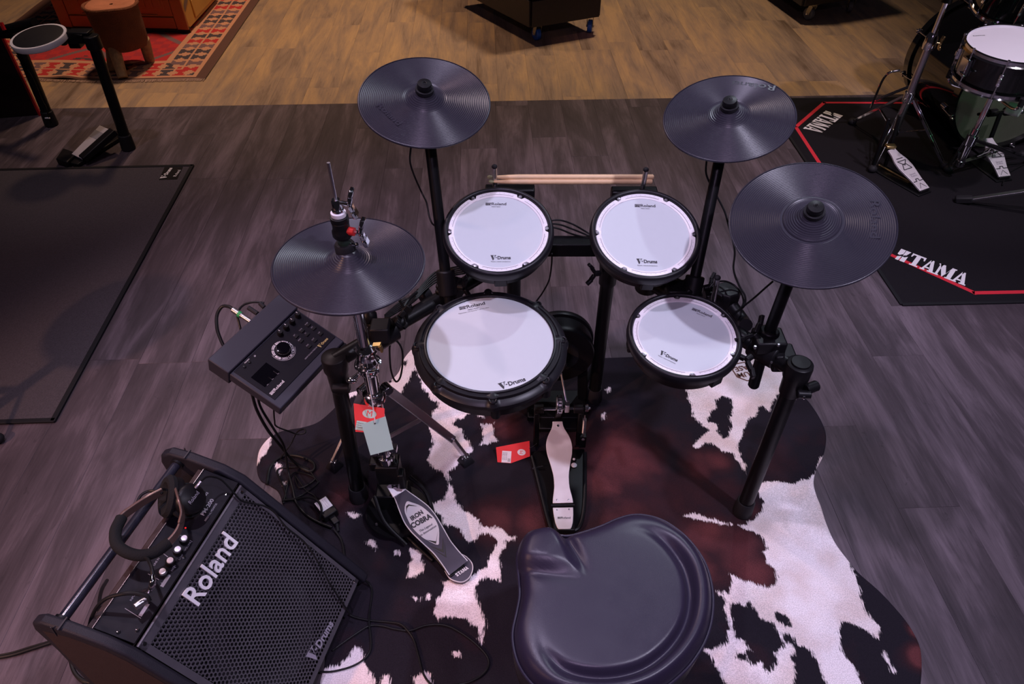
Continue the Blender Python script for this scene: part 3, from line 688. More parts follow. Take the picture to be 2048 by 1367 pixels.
for q in range(4):
    a = math.radians(-65+45*q-20); p = xf(M, .165*math.cos(a), .165*math.sin(a), -.045)
    part('shell_lug', MB().cyl(p-sn*.02, p+sn*.018, .011, n=16), M_blkp, t, bevel=.002)
pad_text(t, sc, sn, ((918,617),(970,606)), ((998,773),(1051,757)), 0, 0, -.0042, True)
# ---- rack --------------------------------------------------------------------------------
rk = thing('drum_rack', 'black tube rack carrying the pads, cymbal poles and sound module of the kit', 'drum rack', (.1,1.35,0))
HZ = .575
Lb = Vector((-.441,1.180,0)); Lt = AY(671,728,1.180); Rb = Vector((.651,1.131,0)); Rt = Vector((.651,1.131,.575))
Cb = Vector((.267,1.560,0)); Ct = Vector((.267,1.560,.56)); Db = Vector((.005,1.560,0)); Dt = Vector((.005,1.560,.585))
for nm, b_, t_ in (('leg', Lb, Lt), ('leg', Rb, Rt), ('leg', Cb, Ct), ('leg', Db, Dt)):
    g = part(nm, MB().cyl(b_+(t_-b_)*.04, t_, .0195, n=28), M_blk, rk)
    part('rubber_foot', MB().lathe([(0,.0),(.026,.0),(.027,.004),(.0245,.052),(.0225,.056),(.0200,.056)], 28, frame(b_+Vector((0,0,.006)), (t_-b_))), M_rub, g)
J1 = A(905,583,HZ); E1 = Lt+Vector((0,0,.01)); dirL = (J1-E1).normalized(); J1e = J1+dirL*.20
part('side_bar', MB().cyl(E1, J1e, .0200, n=28), M_blk, rk)
J2 = A(1350,603,HZ); E2 = Rt; dirR = (J2-E2).normalized(); J2e = A(1295,560,HZ)
part('side_bar', MB().cyl(E2, J2e, .0200, n=28), M_blk, rk)
yb = 1.585; zb = AY(1147,492,yb).z
part('centre_bar', MB().beam((-.10,yb,zb),(.36,yb,zb), .045, .040), M_blk, rk, bevel=.003)
for e_, b_ in ((J1e, (-.10,yb,zb)), (J2e, (.36,yb,zb))):
    part('corner_joint', MB().cyl(e_-Vector((0,0,.03)), e_+Vector((0,0,.05)), .030, n=24).beam(e_, b_, .04, .045), M_blkp, rk, bevel=.003)
def knob(parent, p, ax, up, L=.042, w=.013):
    """three-finger wing screw"""
    ax = Vector(ax).normalized(); up = Vector(up); up = (up-ax*up.dot(ax)).normalized(); sd = ax.cross(up)
    mb = MB().cyl(p, Vector(p)+ax*.018, .008, n=14)
    q = Vector(p)+ax*.018
    for s in (-1, 1):
        mb.beam(q+up*s*.004, q+up*s*L*.62+ax*.010, w*.8, .010, ax); mb.beam(q+up*s*L*.55+ax*.006, q+up*s*L+ax*.020, w, .009, ax)
    return part('wing_screw', mb, M_blkp, parent, bevel=.002)
def elbow(P, drop=.075):
    g = part('corner_joint', MB().lathe([(0,-drop),(.0235,-drop),(.0245,-drop+.004),(.026,-.03),(.030,-.02),(.0305,.012),(.029,.020),(.027,.0215),(0,.0225)], 32, Matrix.Translation(P)), M_blkp, rk)
    return g
g = elbow(Rt+Vector((0,0,.004))); part('cap', MB().lathe([(0,.024),(.021,.024),(.0215,.028),(.0205,.030),(0,.0305)], 32, Matrix.Translation(Rt)), M_blkp, g)
part('joint_lug', MB().cyl(Rt+Vector((.02,-.025,-.035)), Rt+Vector((.050,-.012,-.035)), .013, n=16).cyl(Rt+Vector((.0,-.034,-.040)), Rt+Vector((.03,-.036,-.040)), .010, n=16), M_blkp, g, bevel=.002)
part('joint_bolt', MB().ball(Rt+Vector((.012,-.046,-.040)), .004, 10), M_chrome, g)
g = elbow(Lt+Vector((0,0,.006)), .09)
part('joint_lug', MB().cyl(Lt+Vector((-.01,-.03,-.05)), Lt+Vector((.03,-.03,-.05)), .012, n=16), M_blkp, g, bevel=.002)
g = part('corner_joint', MB().lathe([(.0200,-.07),(.024,-.07),(.025,-.03),(.028,.0),(.028,.03),(0,.032)], 28, Matrix.Translation(Ct)), M_blkp, rk)
knob(g, Ct+Vector((-.025,-.02,-.02)), (-1,-.3,.1), (0,.2,1), .03)
# cymbal poles
def pole(P0, P1, clampdir, r=.0135, low=.06):
    P0, P1 = Vector(P0), Vector(P1); d = (P1-P0).normalized()
    g = part('cymbal_pole', MB().cyl(P0-d*low, P1-d*.03, r, n=24), M_blk, rk)
    part('pole_tip', MB().cyl(P1-d*.032, P1+d*.01, .006, n=14), M_blkp, g)
    c = part('pole_clamp', MB().cyl(P0-d*.035, P0+d*.03, r+.010, n=24).beam(P0, P0+Vector(clampdir)*.5, .05, .042).beam(P0+Vector(clampdir)*.3, P0+Vector(clampdir)*1.1, .058, .055), M_blkp, rk, bevel=.004)
    return g, c
def under(cy): return Vector(cy['c'])+cy['n']*.006
pb = A(893,563,.63); _, cl = pole(pb, under(cyL), (J1-pb)*1.0); knob(cl, pb+Vector((.03,-.02,0)), (1,-.5,.2), (0,0,1))
knob(cl, J1+Vector((.025,-.03,-.01)), (.5,-1,-.3), (1,.5,.3), .03)
pb = A(1386,575,.62); _, cl = pole(pb, under(cyR), (J2-pb)); knob(cl, pb+Vector((.03,.01,-.01)), (1,.1,.2), (0,1,.4), .035)
part('clamp_plate', MB().box(pb+Vector((-.035,0,.0)), (.06,.05,.014)), M_blk, cl, bevel=.003)
pc = A(1532,680,.60); pd_ = (under(rid)-pc).normalized(); lowp = AY(1507,770,pc.y-.02); ln = (pc-lowp).length
# ride pole
d = pd_; g, cl = pole(pc, under(rid), (0,0,-.04), low=.0)
part('pole_tail', MB().cyl(pc, pc+(lowp-pc).normalized()*ln, .0135, n=24).ball(lowp, .0128, 16, (1,1,.5)), M_blk, g)
Jr = A(1530,700,HZ)
part('clamp_body', MB().cyl(Jr-dirR*.035, Jr+dirR*.035, .031, n=24).box(Jr+Vector((0,0,.03)), (.07,.06,.035)).box(Jr+Vector((.035,-.02,-.005)), (.05,.05,.05)), M_blkp, rk, bevel=.005)
knob(cl, A(1518,680,.615), (-.6,.5,.5), (-.2,.9,.8), .045, .016); knob(cl, A(1503,712,.60), (-.7,-.5,-.1), (.1,-.9,-.25), .042, .016)
part('clamp_bolt', MB().ball(A(1510,694,.625), .0045, 10).ball(A(1557,690,.625), .004, 10).ball(A(1543,724,.61), .003, 8), M_chromd, cl)
# tom rods: bent chrome rods with black ball tips, clamps under the toms
def trod(tip, base_px, zt, zb_, T):
    pt_ = A(*tip, zt); pb_ = A(*base_px, zb_)
    g = part('pad_rod', MB().tube([pt_, pt_+(pb_-pt_)*.5, pb_, pb_+Vector((0,-.03,-.03)), Vector(T['c'])-T['n']*.066], .0066, 14), M_chromd, rk)
    part('rod_tip', MB().ball(pt_, .0078, 14, (1,1,.8)), M_rub, g)
    return pt_, pb_
trod((989,333), (990,372), .79, .715, TL); trod((1292,339), (1285,380), .79, .71, TR); trod((1435,555), (1427,603), .70, .60, TF)
for p in (A(1020,384,.70), A(1268,388,.70)):
    cl = part('pad_clamp', MB().box(p, (.135 if p.x < .2 else .125,.035,.032)).box(p+Vector((0,.03,-.06)), (.05,.05,.10)), M_blk, rk, bevel=.004)
p = A(1452,592,.585); part('pad_clamp', MB().lathe([(0,-.035),(.030,-.035),(.034,-.02),(.036,.012),(.030,.024),(0,.026)], 8, Matrix.Translation(p)).box(p+Vector((-.035,.004,-.005)), (.04,.045,.04)), M_blkp, rk, bevel=.003)
part('pad_clamp', MB().tube([Vector(p)+Vector((.01,-.02,-.01)), Vector(p)+Vector((.03,-.07,-.02)), A(1492,650,.585)], .016, 12), M_blkp, rk)
# snare clamp and arm from the left bar
ps = A(765,655,.60)
cl = part('clamp_body', MB().cyl(ps-dirL*.03-Vector((0,0,.02)), ps+dirL*.03-Vector((0,0,.02)), .032, n=24).box(ps+Vector((.0,-.02,.008)), (.045,.045,.045)), M_blkp, rk, bevel=.004)
knob(cl, A(790,640,.62), (.6,-.3,.6), (.4,.9,.2), .03, .016)
part('clamp_arm', MB().cyl(A(735,640,.60), A(775,680,.585), .012, n=14).ball(A(738,632,.62), .020, 14), M_blkp, cl)
part('snare_arm', MB().cyl(A(895,590,.57), Vector(sc)+Vector((-.04,.03,-.075)), .0095, n=14), M_blk, rk)
part('cable_strap', MB().cyl(A(850,590,.575)-dirL*.010, A(850,590,.575)+dirL*.010, .0235, n=24), M_rub, rk)
part('cable_strap', MB().cyl(A(812,612,.575)-dirL*.006, A(812,612,.575)+dirL*.006, .0232, n=24), M_rub, rk)
part('module_bracket', MB().box(A(662,700,.50), (.06,.06,.03), Matrix.Rotation(1.0,3,'Z')).cyl(A(640,705,.50), A(690,715,.53), .014, n=16), M_blkp, rk, bevel=.004)
# ---- kick tower + pad ----------------------------------------------------------------------
kc = Vector((.143,1.520,.25)); kn = Vector((.03,-1,.04)).normalized(); M = frame(kc, kn, (1,0,0))
t = thing('kick_pad', 'round black kick drum pad standing behind the snare on its tower', 'drum pad', (kc.x, kc.y, 0))
part('pad_drum', MB().lathe([(0,-.055),(.098,-.055),(.102,-.050),(.1035,-.01),(.1035,.004),(.100,.010),(.0,.010)], 72, M), M_blk, t)
part('rear_flange', MB().lathe([(.095,-.075),(.107,-.075),(.109,-.066),(.107,-.058),(.095,-.058)], 72, M), M_blkp, t)
part('strike_cloth', MB().lathe([(0,.0125),(.055,.0125),(.058,.010),(0,.010)], 48, M), M_foam, t)
part('tower_frame', MB().beam((kc.x-.075,kc.y+.03,.02),(kc.x-.06,kc.y+.02,.25),.03,.02,(0,1,0)).beam((kc.x+.085,kc.y+.03,.02),(kc.x+.07,kc.y+.02,.25),.03,.02,(0,1,0)).box((kc.x,kc.y,.02),(.19,.12,.02)).box((kc.x,kc.y-.06,.015),(.12,.08,.018)), M_blk, t, bevel=.004)
for s in (-1,1): part('stabiliser_leg', MB().cyl((kc.x+s*.08,kc.y+.03,.06),(kc.x+s*.14,kc.y+.20,.008),.008,n=12), M_blk, t)
# ---- kick pedal ----------------------------------------------------------------------------
t = thing('kick_pedal', 'brushed steel kick drum pedal on a black base plate in front of the kick pad', 'drum pedal', A(1128,1055))
base = [A(x,y,.004) for x, y in ((1062,905),(1168,900),(1172,930),(1166,1040),(1158,1057),(1140,1064),(1118,1064),(1102,1058),(1094,1046),(1064,935))]
mb = MB().prism([(p.x, p.y) for p in base][::-1], .004, .012); bp_ = part('base_plate', mb, M_blk, t, bevel=.002)
rimp = [A(x,y,.014) for x, y in ((1064,912),(1098,1046),(1108,1058),(1140,1061),(1160,1050),(1169,1000),(1170,905))]
part('base_rim', MB().tube(rimp, .006, 8, True), M_blkp, bp_)
def board(P0, P1, half, M_, name, z_th=.004, sidew=None, parent=None, label=None, bev=.0012):
    """footboard from heel P0 to toe P1; half = list of (t, halfwidth)"""
    P0, P1 = Vector(P0), Vector(P1); ax = P1-P0; sd = Vector((ax.y, -ax.x, 0)).normalized(); up = sd.cross(ax).normalized(); 
    if up.z < 0: up = -up
    ts = np.linspace(half[0][0], half[-1][0], 40); hw = np.interp(ts, [h[0] for h in half], [h[1] for h in half])
    if len(half) > 4:  # smooth
        k = np.array([1,2,3,2,1])/9; hp = np.pad(hw, 2, 'edge'); hw = np.convolve(hp, k, 'valid')
    L_ = [P0+ax*t_-sd*h for t_, h in zip(ts, hw)]; R_ = [P0+ax*t_+sd*h for t_, h in zip(ts, hw)]
    poly = L_+R_[::-1]; n = len(poly)
    v = [p for p in poly]+[p-up*z_th for p in poly]
    mb = MB().add(v, [(i, i+1, n-2-i, n-1-i) for i in range(len(L_)-1)]+[(n+i, n+n-1-i, n+n-2-i, n+i+1) for i in range(len(L_)-1)]+[(i, n+i, n+(i+1) % n, (i+1) % n) for i in range(n)])
    M = frame((P0+P1)/2, up, sd if sd.x > 0 else -sd)
    return part(name, mb, M_, parent or t, smooth=30, bevel=bev, label=label), M, up, sd, ax
h0, h1 = A(1126,1005,.045), A(1115,842,.115)
fb, Mf, up, sd, ax = board(h0, h1, [(0,.0290),(.06,.0275),(.18,.0215),(.32,.0215),(.45,.028),(.60,.0375),(.72,.0385),(.83,.030),(.92,.0165),(1,.0145)], M_alu, 'footboard', .004)
for px in ((1114,999),(1137,999)): part('rivet', MB().lathe([(0,0),(.0026,0),(.0022,.001),(0,.0013)], 12, frame(AP(*px, h0, up), up)), M_chromd, fb)
part('pivot_bolt', MB().lathe([(0,0),(.0042,0),(.0038,.0015),(0,.002)], 12, frame(AP(1116,851, h0, up), up)), M_chrome, fb)
he0, he1 = A(1129,1057,.030), A(1126,1014,.040)
hb, Mh_, uph, *_ = board(he0, he1, [(0,.0165),(.08,.0200),(.3,.0245),(.7,.0275),(1,.0285)], M_alu, 'heel_plate', .005)
flatpart('lettering', maker_logo(frame(AP(1128,1035,he0,uph), uph, (1,0,0)), .036), M_ink, hb)
for px in ((1114,1019),(1138,1018)): part('rivet', MB().lathe([(0,0),(.0026,0),(.0022,.001),(0,.0013)], 12, frame(AP(*px, he0, uph), uph)), M_chromd, hb)
part('hinge', MB().cyl(A(1102,1010,.040), A(1149,1009,.040), .0045, n=14), M_blk, t)
part('heel_block', MB().box(A(1127,1040,.018), (.060,.075,.020)), M_blkp, t, bevel=.003)
axl = [A(1068,818,.17), A(1168,816,.17)]
part('axle', MB().cyl(axl[0], axl[1], .0045, n=14), M_chrome, t)
for x_, r_ in ((1078,.014),(1157,.014)): p = A(x_,817,.17); part('bearing_block', MB().cyl(p-Vector((.014,0,0)), p+Vector((.014,0,0)), r_, n=24), M_blkp, t, bevel=.002)
for x_ in (1074,1163): p = A(x_,817,.17); part('pedal_post', MB().beam((p.x,p.y,.158),(p.x+(.0),p.y-.005,.012),.016,.022,(0,1,0)), M_blk, t, bevel=.003)
pcg = A(1119,808,.18); sp = part('chain_sprocket', MB().cyl(pcg-Vector((.009,0,0)), pcg+Vector((.009,0,0)), .021, n=24), M_chromd, t, bevel=.001)
mbc = MB()
for k in range(12):
    a = math.radians(-40+24*k); c_ = pcg+Vector((0, .0235*math.cos(a), .0235*math.sin(a)))
    for dx in (-.0058,.0058): mbc.box(c_+Vector((dx,0,0)), (.0022,.0095,.006), Matrix.Rotation(a+math.pi/2,3,'X'))
    mbc.cyl(c_-Vector((.007,0,0)), c_+Vector((.007,0,0)), .0024, n=8)
part('drive_chain', mbc, M_chrome, t)
part('chain_strap', MB().beam(pcg+Vector((0,-.022,0)), h1+Vector((0,.01,.004)), .018, .006), M_blkp, t, bevel=.001)
part('beater_hub', MB().box(A(1134,813,.175), (.014,.022,.030)).cyl(A(1134,800,.19), A(1134,818,.17), .006, n=10), M_chromd, t, bevel=.002)
bt = Vector((kc.x-.005, kc.y-.045, kc.z+.01)); g = part('beater_shaft', MB().cyl(A(1134,813,.175), bt, .003, n=10), M_chromd, t)
part('beater_head', MB().cyl(bt+Vector((0,-.02,0)), bt+Vector((0,.025,0)), .022, n=24), M_felt if False else M_rub, g, bevel=.004)
pr = A(1174,816,.17); part('cam_wheel', MB().cyl(pr-Vector((.006,0,0)), pr+Vector((.004,0,0)), .011, n=10).ball(pr+Vector((.006,0,0)), .005), M_chrome, t, bevel=.001)
sp0, sp1 = A(1170,830,.155), A(1166,876,.06)
hel = [sp0.lerp(sp1, .15+.6*k/140)+Vector((math.cos(k*.7)*.005, math.sin(k*.7)*.005, 0)) for k in range(141)]
part('return_spring', MB().tube(hel, .0011, 6, False), M_chromd, t); part('spring_rod', MB().cyl(sp0, sp1, .002, n=8).ball(A(1166,877,.06), .006), M_chromd, t)
part('spring_bracket', MB().box(A(1165,880,.045), (.020,.018,.05)).cyl(A(1150,892,.03),A(1168,889,.03),.003,n=8), M_blk, t, bevel=.002)
part('tension_key', MB().cyl(A(1068,935,.016), A(1086,931,.022), .0028, n=10).ball(A(1067,936,.016), .004, 10), M_chrome, t)
part('round_badge', MB().lathe([(0,0),(.0085,0),(.0085,.0015),(0,.0015)], 24, Matrix.Translation(A(1148,930,.014))), M_whoop, t)
part('round_badge', MB().lathe([(0,0),(.004,0),(.004,.0015),(0,.0015)], 16, Matrix.Translation(A(1148,918,.014))), M_whoop, t)
# ---- sound module --------------------------------------------------------------------------
mc = Vector((-.558,1.224,.554)); mx_ = Vector((.472,.879,.065)).normalized(); mn = Vector((.295,-.227,.928)).normalized(); M = frame(mc, mn, mx_)
t = thing('sound_module', 'dark grey drum sound module with a dial and screen, left of the hi-hat stand', 'drum module', M=M)
def L3(x, y, z=0): return xf(M, x, y, z)
Wm, Hm = .239, .204
mb = MB().prism([(-Wm/2,-Hm/2),(Wm/2,-Hm/2),(Wm/2,Hm/2-.058),(-Wm/2,Hm/2-.058)], -.035, -.003, M); bd_ = part('case', mb, M_mod, t, bevel=.003)
mb = MB().prism([(-Wm/2-.003,Hm/2-.060),(Wm/2+.003,Hm/2-.060),(Wm/2+.003,Hm/2),(-Wm/2-.003,Hm/2)], -.048, .004, M); part('rear_hood', mb, M_mod, t, bevel=.003)
mb = MB().prism([(-Wm/2+.010,-Hm/2+.024),(Wm/2-.004,-Hm/2+.024),(Wm/2-.004,Hm/2-.063),(-Wm/2+.010,Hm/2-.063)], -.0035, -.0015, M); pn = part('control_panel', mb, M_modp, t, bevel=.0008)
def mp_(x, y): return AP(x, y, L3(0,0,-.0015), mn)
def loc2(x, y):
    p = M.inverted() @ mp_(x, y); return p.x, p.y
Mt_ = lambda px, py, z=-.0014: V(Matrix.Translation(mn*z) @ M, *loc2(px, py))
dx_, dy_ = loc2(566,700)
part('dial', MB().lathe([(0,-.001),(.0165,-.001),(.0170,.006),(.0155,.012),(.010,.013),(.0,.0125)], 48, V(M, dx_, dy_)), M_glass, t)
mb = MB(); mb2 = MB(); Md = Mt_(566,700)
for k in range(9):
    a0_ = math.radians(90+40*k+3); a1_ = math.radians(90+40*k+37); q = np.linspace(a0_, a1_, 7)
    tgt = mb if k in (0,1,2,7,8) else mb2
    if tgt is mb: tgt.rings([[xf(Md, r*math.cos(a), r*math.sin(a), 0) for r in (.0205,.0262)] for a in q], False, False)
    else:
        for r0_, r1_ in ((.0205,.0212),(.0255,.0262)): tgt.rings([[xf(Md, r*math.cos(a), r*math.sin(a), 0) for r in (r0_, r1_)] for a in q], False, False)
        for aa in (a0_, a1_-.03): tgt.rings([[xf(Md, r*math.cos(a), r*math.sin(a), 0) for r in (.0205,.0262)] for a in (aa, aa+.03)], False, False)
flatpart('dial_segment', mb, M_white, pn); flatpart('dial_outline', mb2, M_white, pn)
tx = MB()
for k, wrd in ((0,'SONGS'),(1,'COACH'),(8,'CLICK'),(7,'USER'),(2,'KIT'),(3,'TOM'),(4,'BD'),(5,'SD'),(6,'HH')):
    a = math.radians(90+40*k+20); dark = k in (0,1,2,7,8)
    tt_ = text_mb(wrd, .0042, V(Md, .0233*math.cos(a), .0233*math.sin(a)) @ Matrix.Rotation(a-math.pi/2, 4, 'Z'), bold=.0001, lift=.0012)
    flatpart('dial_lettering', tt_, M_ink if dark else M_white, pn)
arc = [[xf(Md, r*math.cos(a), r*math.sin(a), .0004) for r in (.0285,.0290)] for a in np.linspace(math.radians(160), math.radians(330), 24)]
flatpart('dial_arc', MB().rings(arc, False, False), M_white, pn)
ln_ = MB()
for a, r_ in ((25,.0165),(-165,.012)): 
    ca, sa = math.cos(math.radians(a)), math.sin(math.radians(a)); ln_.beam(xf(Md, 0,0,.0135), xf(Md, ca*r_, sa*r_, .0130), .0006, .0004, mn)
part('dial_glint_line', ln_, M_white, pn)
sx_, sy_ = loc2(531,749)
scr = part('screen', MB().prism([(sx_-.026,sy_-.020),(sx_+.026,sy_-.020),(sx_+.026,sy_+.020),(sx_-.026,sy_+.020)], -.0015, -.0004, M), M_glass, t)
lb = MB()
for px in ((551,745),(540,756),(530,767)):
    x_, y_ = loc2(*px); Mk = V(Matrix.Translation(mn*-.0004) @ M, x_, y_)
    lb.add([xf(Mk, *p) for p in ((-.0006,-.006,0),(.0006,-.006,0),(.0006,.006,0),(-.0006,.006,0))], [(0,1,2,3)]); lb.add([xf(Mk, *p) for p in ((-.0006,-.007,0),(.004,-.007,0),(.004,-.006,0),(-.0006,-.006,0))], [(0,1,2,3)])
flatpart('screen_mark', lb, M_greyp, scr)
for px in ((595,632),(584,645),(572,656),(560,668)):
    x_, y_ = loc2(*px); g = part('knob', MB().lathe([(0,-.002),(.0068,-.002),(.0066,.010),(.0055,.012),(0,.012)], 24, V(M, x_, y_)), M_blkp, t)
    part('knob_line', MB().prism([(-.0006,.001),(.0006,.001),(.0006,.0055),(-.0006,.0055)], .012, .0126, V(M, x_, y_)), M_white, g)
kx, ky = loc2(628,652)
for i, px in enumerate(((593,673),(603,682),(615,669),(630,681),(619,693),(605,662),(617,650),(628,657),(642,668))):
    if 1:
        x_, y_ = loc2(*px)
        g = part('button', MB().prism([(x_-.0055,y_-.0032),(x_+.0055,y_-.0032),(x_+.0055,y_+.0032),(x_-.0055,y_+.0032)], -.002, .0012, M), M_blkp, t, bevel=.0006)
        flatpart('button_mark', text_mb(('SET','SENS','FX','OUT','PAD','TUNE','MUFF','KIT','USB','BT','REC','PLAY')[i], .0042, V(Matrix.Translation(mn*-.0012) @ M, x_, y_+.0062), lift=.0004), M_greyp, g)
for px in ((489,733),(499,724)):
    x_, y_ = loc2(*px); part('button', MB().lathe([(0,-.002),(.0034,-.002),(.0034,.0015),(0,.002)], 16, V(M, x_, y_)), M_blkp, t)
flatpart('maker_lettering', maker_logo(Mt_(555,775) if False else V(Matrix.Translation(mn*-.0010) @ M, *loc2(554,775)), .046), M_white, t)
flatpart('series_lettering', vdrums(V(Matrix.Translation(mn*-.0010) @ M, *loc2(646,685)), .034), M_goldp, t)
flatpart('model_lettering', text_mb('DRUM SOUND MODULE', .0045, V(Matrix.Translation(mn*-.0010) @ M, *loc2(622,706)), width=.045), M_greyp, t)
flatpart('model_mark', merge(text_mb('PREVIEW', .004, V(Matrix.Translation(mn*-.0010) @ M, *loc2(494,722))), text_mb('O', .006, V(Matrix.Translation(mn*-.0010) @ M, *loc2(510,712)))), M_white, t)
part('cymbal_jack_plug', MB().cyl(A(466,619,.586), A(484,631,.579), .0075, n=16).cyl(A(484,631,.579), A(502,643,.572), .0062, n=16), M_gold if False else M_chromd, t, label='metal jack plug in the rear of the module')
part('plug_band', MB().cyl(A(477,627,.582), A(482,630,.580), .0080, n=16), mat('green_band', (.02,.30,.08), .5), t)
for a_, b_ in (((497,615),(515,627)),((520,606),(528,614))): part('plug_sleeve', MB().cyl(A(*a_,.585), A(*b_,.578), .0058, n=12), M_rub, t)
# ---- hi-hat stand --------------------------------------------------------------------------
HX, HY = -.331, 1.152
def hp(y, dx=0, dy=0):   # point on the stand axis seen at photo row y
    best = min((abs(((PCY-FPX*((Vector((HX,HY,z))-vC).dot(vU)/(Vector((HX,HY,z))-vC).dot(vF)))-y)), z) for z in np.arange(.0, 1.4, .002)); return Vector((HX+dx, HY+dy, best[1]))
t = thing('hi_hat_stand', 'chrome hi-hat stand with tripod legs and price tags, left front of the kit', 'cymbal stand', (HX,HY,0))
part('pull_rod', MB().cyl(hp(325), hp(500), .0031, n=14), M_chromd, t)
c1 = hp(398); c2 = hp(424)
g = part('clutch', MB().lathe([(.0035,c2.z-.002),(.0115,c2.z-.002),(.0115,c2.z+.006),(.0095,c2.z+.008),(.0095,c1.z-.004),(.0075,c1.z),(.0035,c1.z)], 24, Matrix.Translation((HX,HY,0))), M_chrome, t)
part('clutch_collar', MB().lathe([(.004,c2.z-.008),(.0145,c2.z-.008),(.0150,c2.z-.004),(.0145,c2.z),(.004,c2.z)], 24, Matrix.Translation((HX,HY,0))), M_whoop, g)
def wing(p, m_, parent, s=1):
    mb = MB().cyl(p, p+Vector((.016,-.004,0))*s, .0045, n=12)
    q = p+Vector((.018,-.004,0))*s
    for k in (-1,1):
        mb.beam(q, q+Vector((.004,.002,.020*k))*s, .014, .009, (1,0,0)); mb.beam(q+Vector((.003,.002,.014*k))*s, q+Vector((.008,.004,.030*k))*s, .020, .009, (1,0,0))
    return part('wing_bolt', mb, m_, parent, bevel=.0022)
wing(hp(405)+Vector((.008,0,0)), M_chrome, g)
za, zb2 = hp(430).z, hp(472).z
g = part('sensor_body', MB().lathe([(.004,zb2),(.017,zb2),(.0195,zb2+.004),(.0195,zb2+.014),(.017,zb2+.018),(.0165,zb2+.030),(.0175,zb2+.034),(.0165,za-.012),(.018,za-.009),(.0175,za-.002),(.012,za),(.004,za)], 28, Matrix.Translation((HX,HY,0))), M_blkp, t)
part('red_grommet', MB().cyl(hp(458)+Vector((.012,-.004,0)), hp(458)+Vector((.026,-.008,0)), .0085, n=16), M_redp, g)
wing(hp(463)+Vector((.020,-.002,0)), M_chrome, g)
zc, zd = hp(472).z, hp(500).z
part('sensor_neck', MB().lathe([(.004,zd),(.0125,zd),(.0125,zc),(.004,zc)], 24, Matrix.Translation((HX,HY,0))), mat('green_black', (.015,.03,.02), .35), t)
part('neck_bolt', MB().cyl(hp(486)+Vector((.010,-.004,0)), hp(486)+Vector((.026,-.006,0)), .0035, n=10).ball(hp(486)+Vector((.026,-.006,0)), .005, 10), M_chrome, t)
zt_ = hh['c'][2]+.030
part('cymbal_sleeve', MB().lathe([(.004,zt_-.008),(.0205,zt_-.008),(.0205,zt_+.008),(.018,zt_+.0125),(.0125,zt_+.0125),(.004,zt_+.0125)], 28, Matrix.Translation((HX,HY,0))), M_rub, t)
z1_ = hp(700).z; z2_ = hp(740).z; z3_ = hp(800).z; z4_ = hp(903).z
part('upper_tube', MB().cyl((HX,HY,z2_), (HX,HY,hh['c'][2]-.012), .0130, n=28), M_chrome, t)
part('lower_tube', MB().cyl((HX,HY,z4_-.02), (HX,HY,z2_+.01), .0165, n=28), M_chrome, t)
g = part('height_clamp', MB().lathe([(.013,z2_-.006),(.021,z2_-.006),(.023,z2_+.004),(.022,z2_+.014),(.0245,z2_+.020),(.0245,z2_+.030),(.021,z2_+.036),(.020,z1_+.0),(.0225,z1_+.006),(.018,z1_+.016),(.013,z1_+.018)], 28, Matrix.Translation((HX,HY,0))), M_chrome, t)
r4 = random.Random(9)
mbk = MB()
for k in range(26):
    a = r4.uniform(0, 6.28); z = r4.uniform(z2_, z1_+.012); mbk.ball((HX+.022*math.cos(a), HY+.022*math.sin(a), z), r4.uniform(.003,.006), 8)
part('memory_lock', mbk.tube([(HX+.028*math.cos(a), HY+.028*math.sin(a), z2_+.022+.002*math.sin(3*a)) for a in np.linspace(0,5.6,16)], .0035, 8), M_chrome, g)
part('wing_bolt', MB().cyl((HX-.02,HY-.015,z2_+.004),(HX-.034,HY-.028,z2_+.0),.006,n=12).ball((HX-.036,HY-.030,z2_-.002), .011, 12, (1.2,.7,.6)), M_chrome, g)
part('wing_bolt', MB().beam((HX+.018,HY+.005,z1_+.012),(HX+.036,HY+.002,z1_+.016),.012,.005).beam((HX+.034,HY+.002,z1_+.014),(HX+.038,HY,z1_-.002),.012,.005,(1,0,0)), M_brass, g)
zh = hp(790).z
g = part('tripod_collar', MB().lathe([(.0165,zh-.012),(.027,zh-.012),(.028,zh),(.027,zh+.010),(.020,zh+.014),(.0165,zh+.014)], 28, Matrix.Translation((HX,HY,0))), M_chrome, t)
fR, fL = A(931,912,.03), A(667,922,.03); fB = Vector((HX-.02, HY+.30, .03))
kR, kL = A(905,878,.085), A(690,872,.085)
for f_, k_ in ((fR,kR),(fL,kL)):
    s = (f_-Vector((HX,HY,0))); s.z = 0; s.normalize(); st = Vector((HX,HY,zh))+s*.035
    part('leg_joint', MB().cyl(st+Vector((-s.y,s.x,0))*.013, st-Vector((-s.y,s.x,0))*.013, .013, n=16), M_chrome, t, bevel=.002)
    g = part('tripod_leg', MB().beam(st, k_+(k_-st).normalized()*.006, .008, .024).beam(k_, f_, .010, .020), M_chromd, t, bevel=.002)
    part('foot_socket', MB().box(f_+Vector((0,0,-.004)), (.020,.020,.018)), M_chrome, g, bevel=.003)
    part('rubber_foot', MB().lathe([(0,-.028),(.026,-.028),(.028,-.022),(.018,-.004),(.014,.0),(0,.001)], 4, Matrix.Translation(f_) @ Matrix.Rotation(math.atan2(s.y,s.x)+.78,4,'Z')), M_rub, g, bevel=.003)
    mid = st.lerp(k_, .52); bt_ = Vector((HX,HY,hp(880).z)); part('brace', MB().beam(mid, bt_+s*.02, .004, .015), M_chromd, t, bevel=.001)
bz = hp(893).z
part('brace_hub', MB().lathe([(.0165,bz-.012),(.023,bz-.012),(.023,bz+.012),(.0165,bz+.012)], 24, Matrix.Translation((HX,HY,0))).box((HX+.025,HY-.01,bz+.006),(.02,.018,.016)), M_chrome, t, bevel=.002)
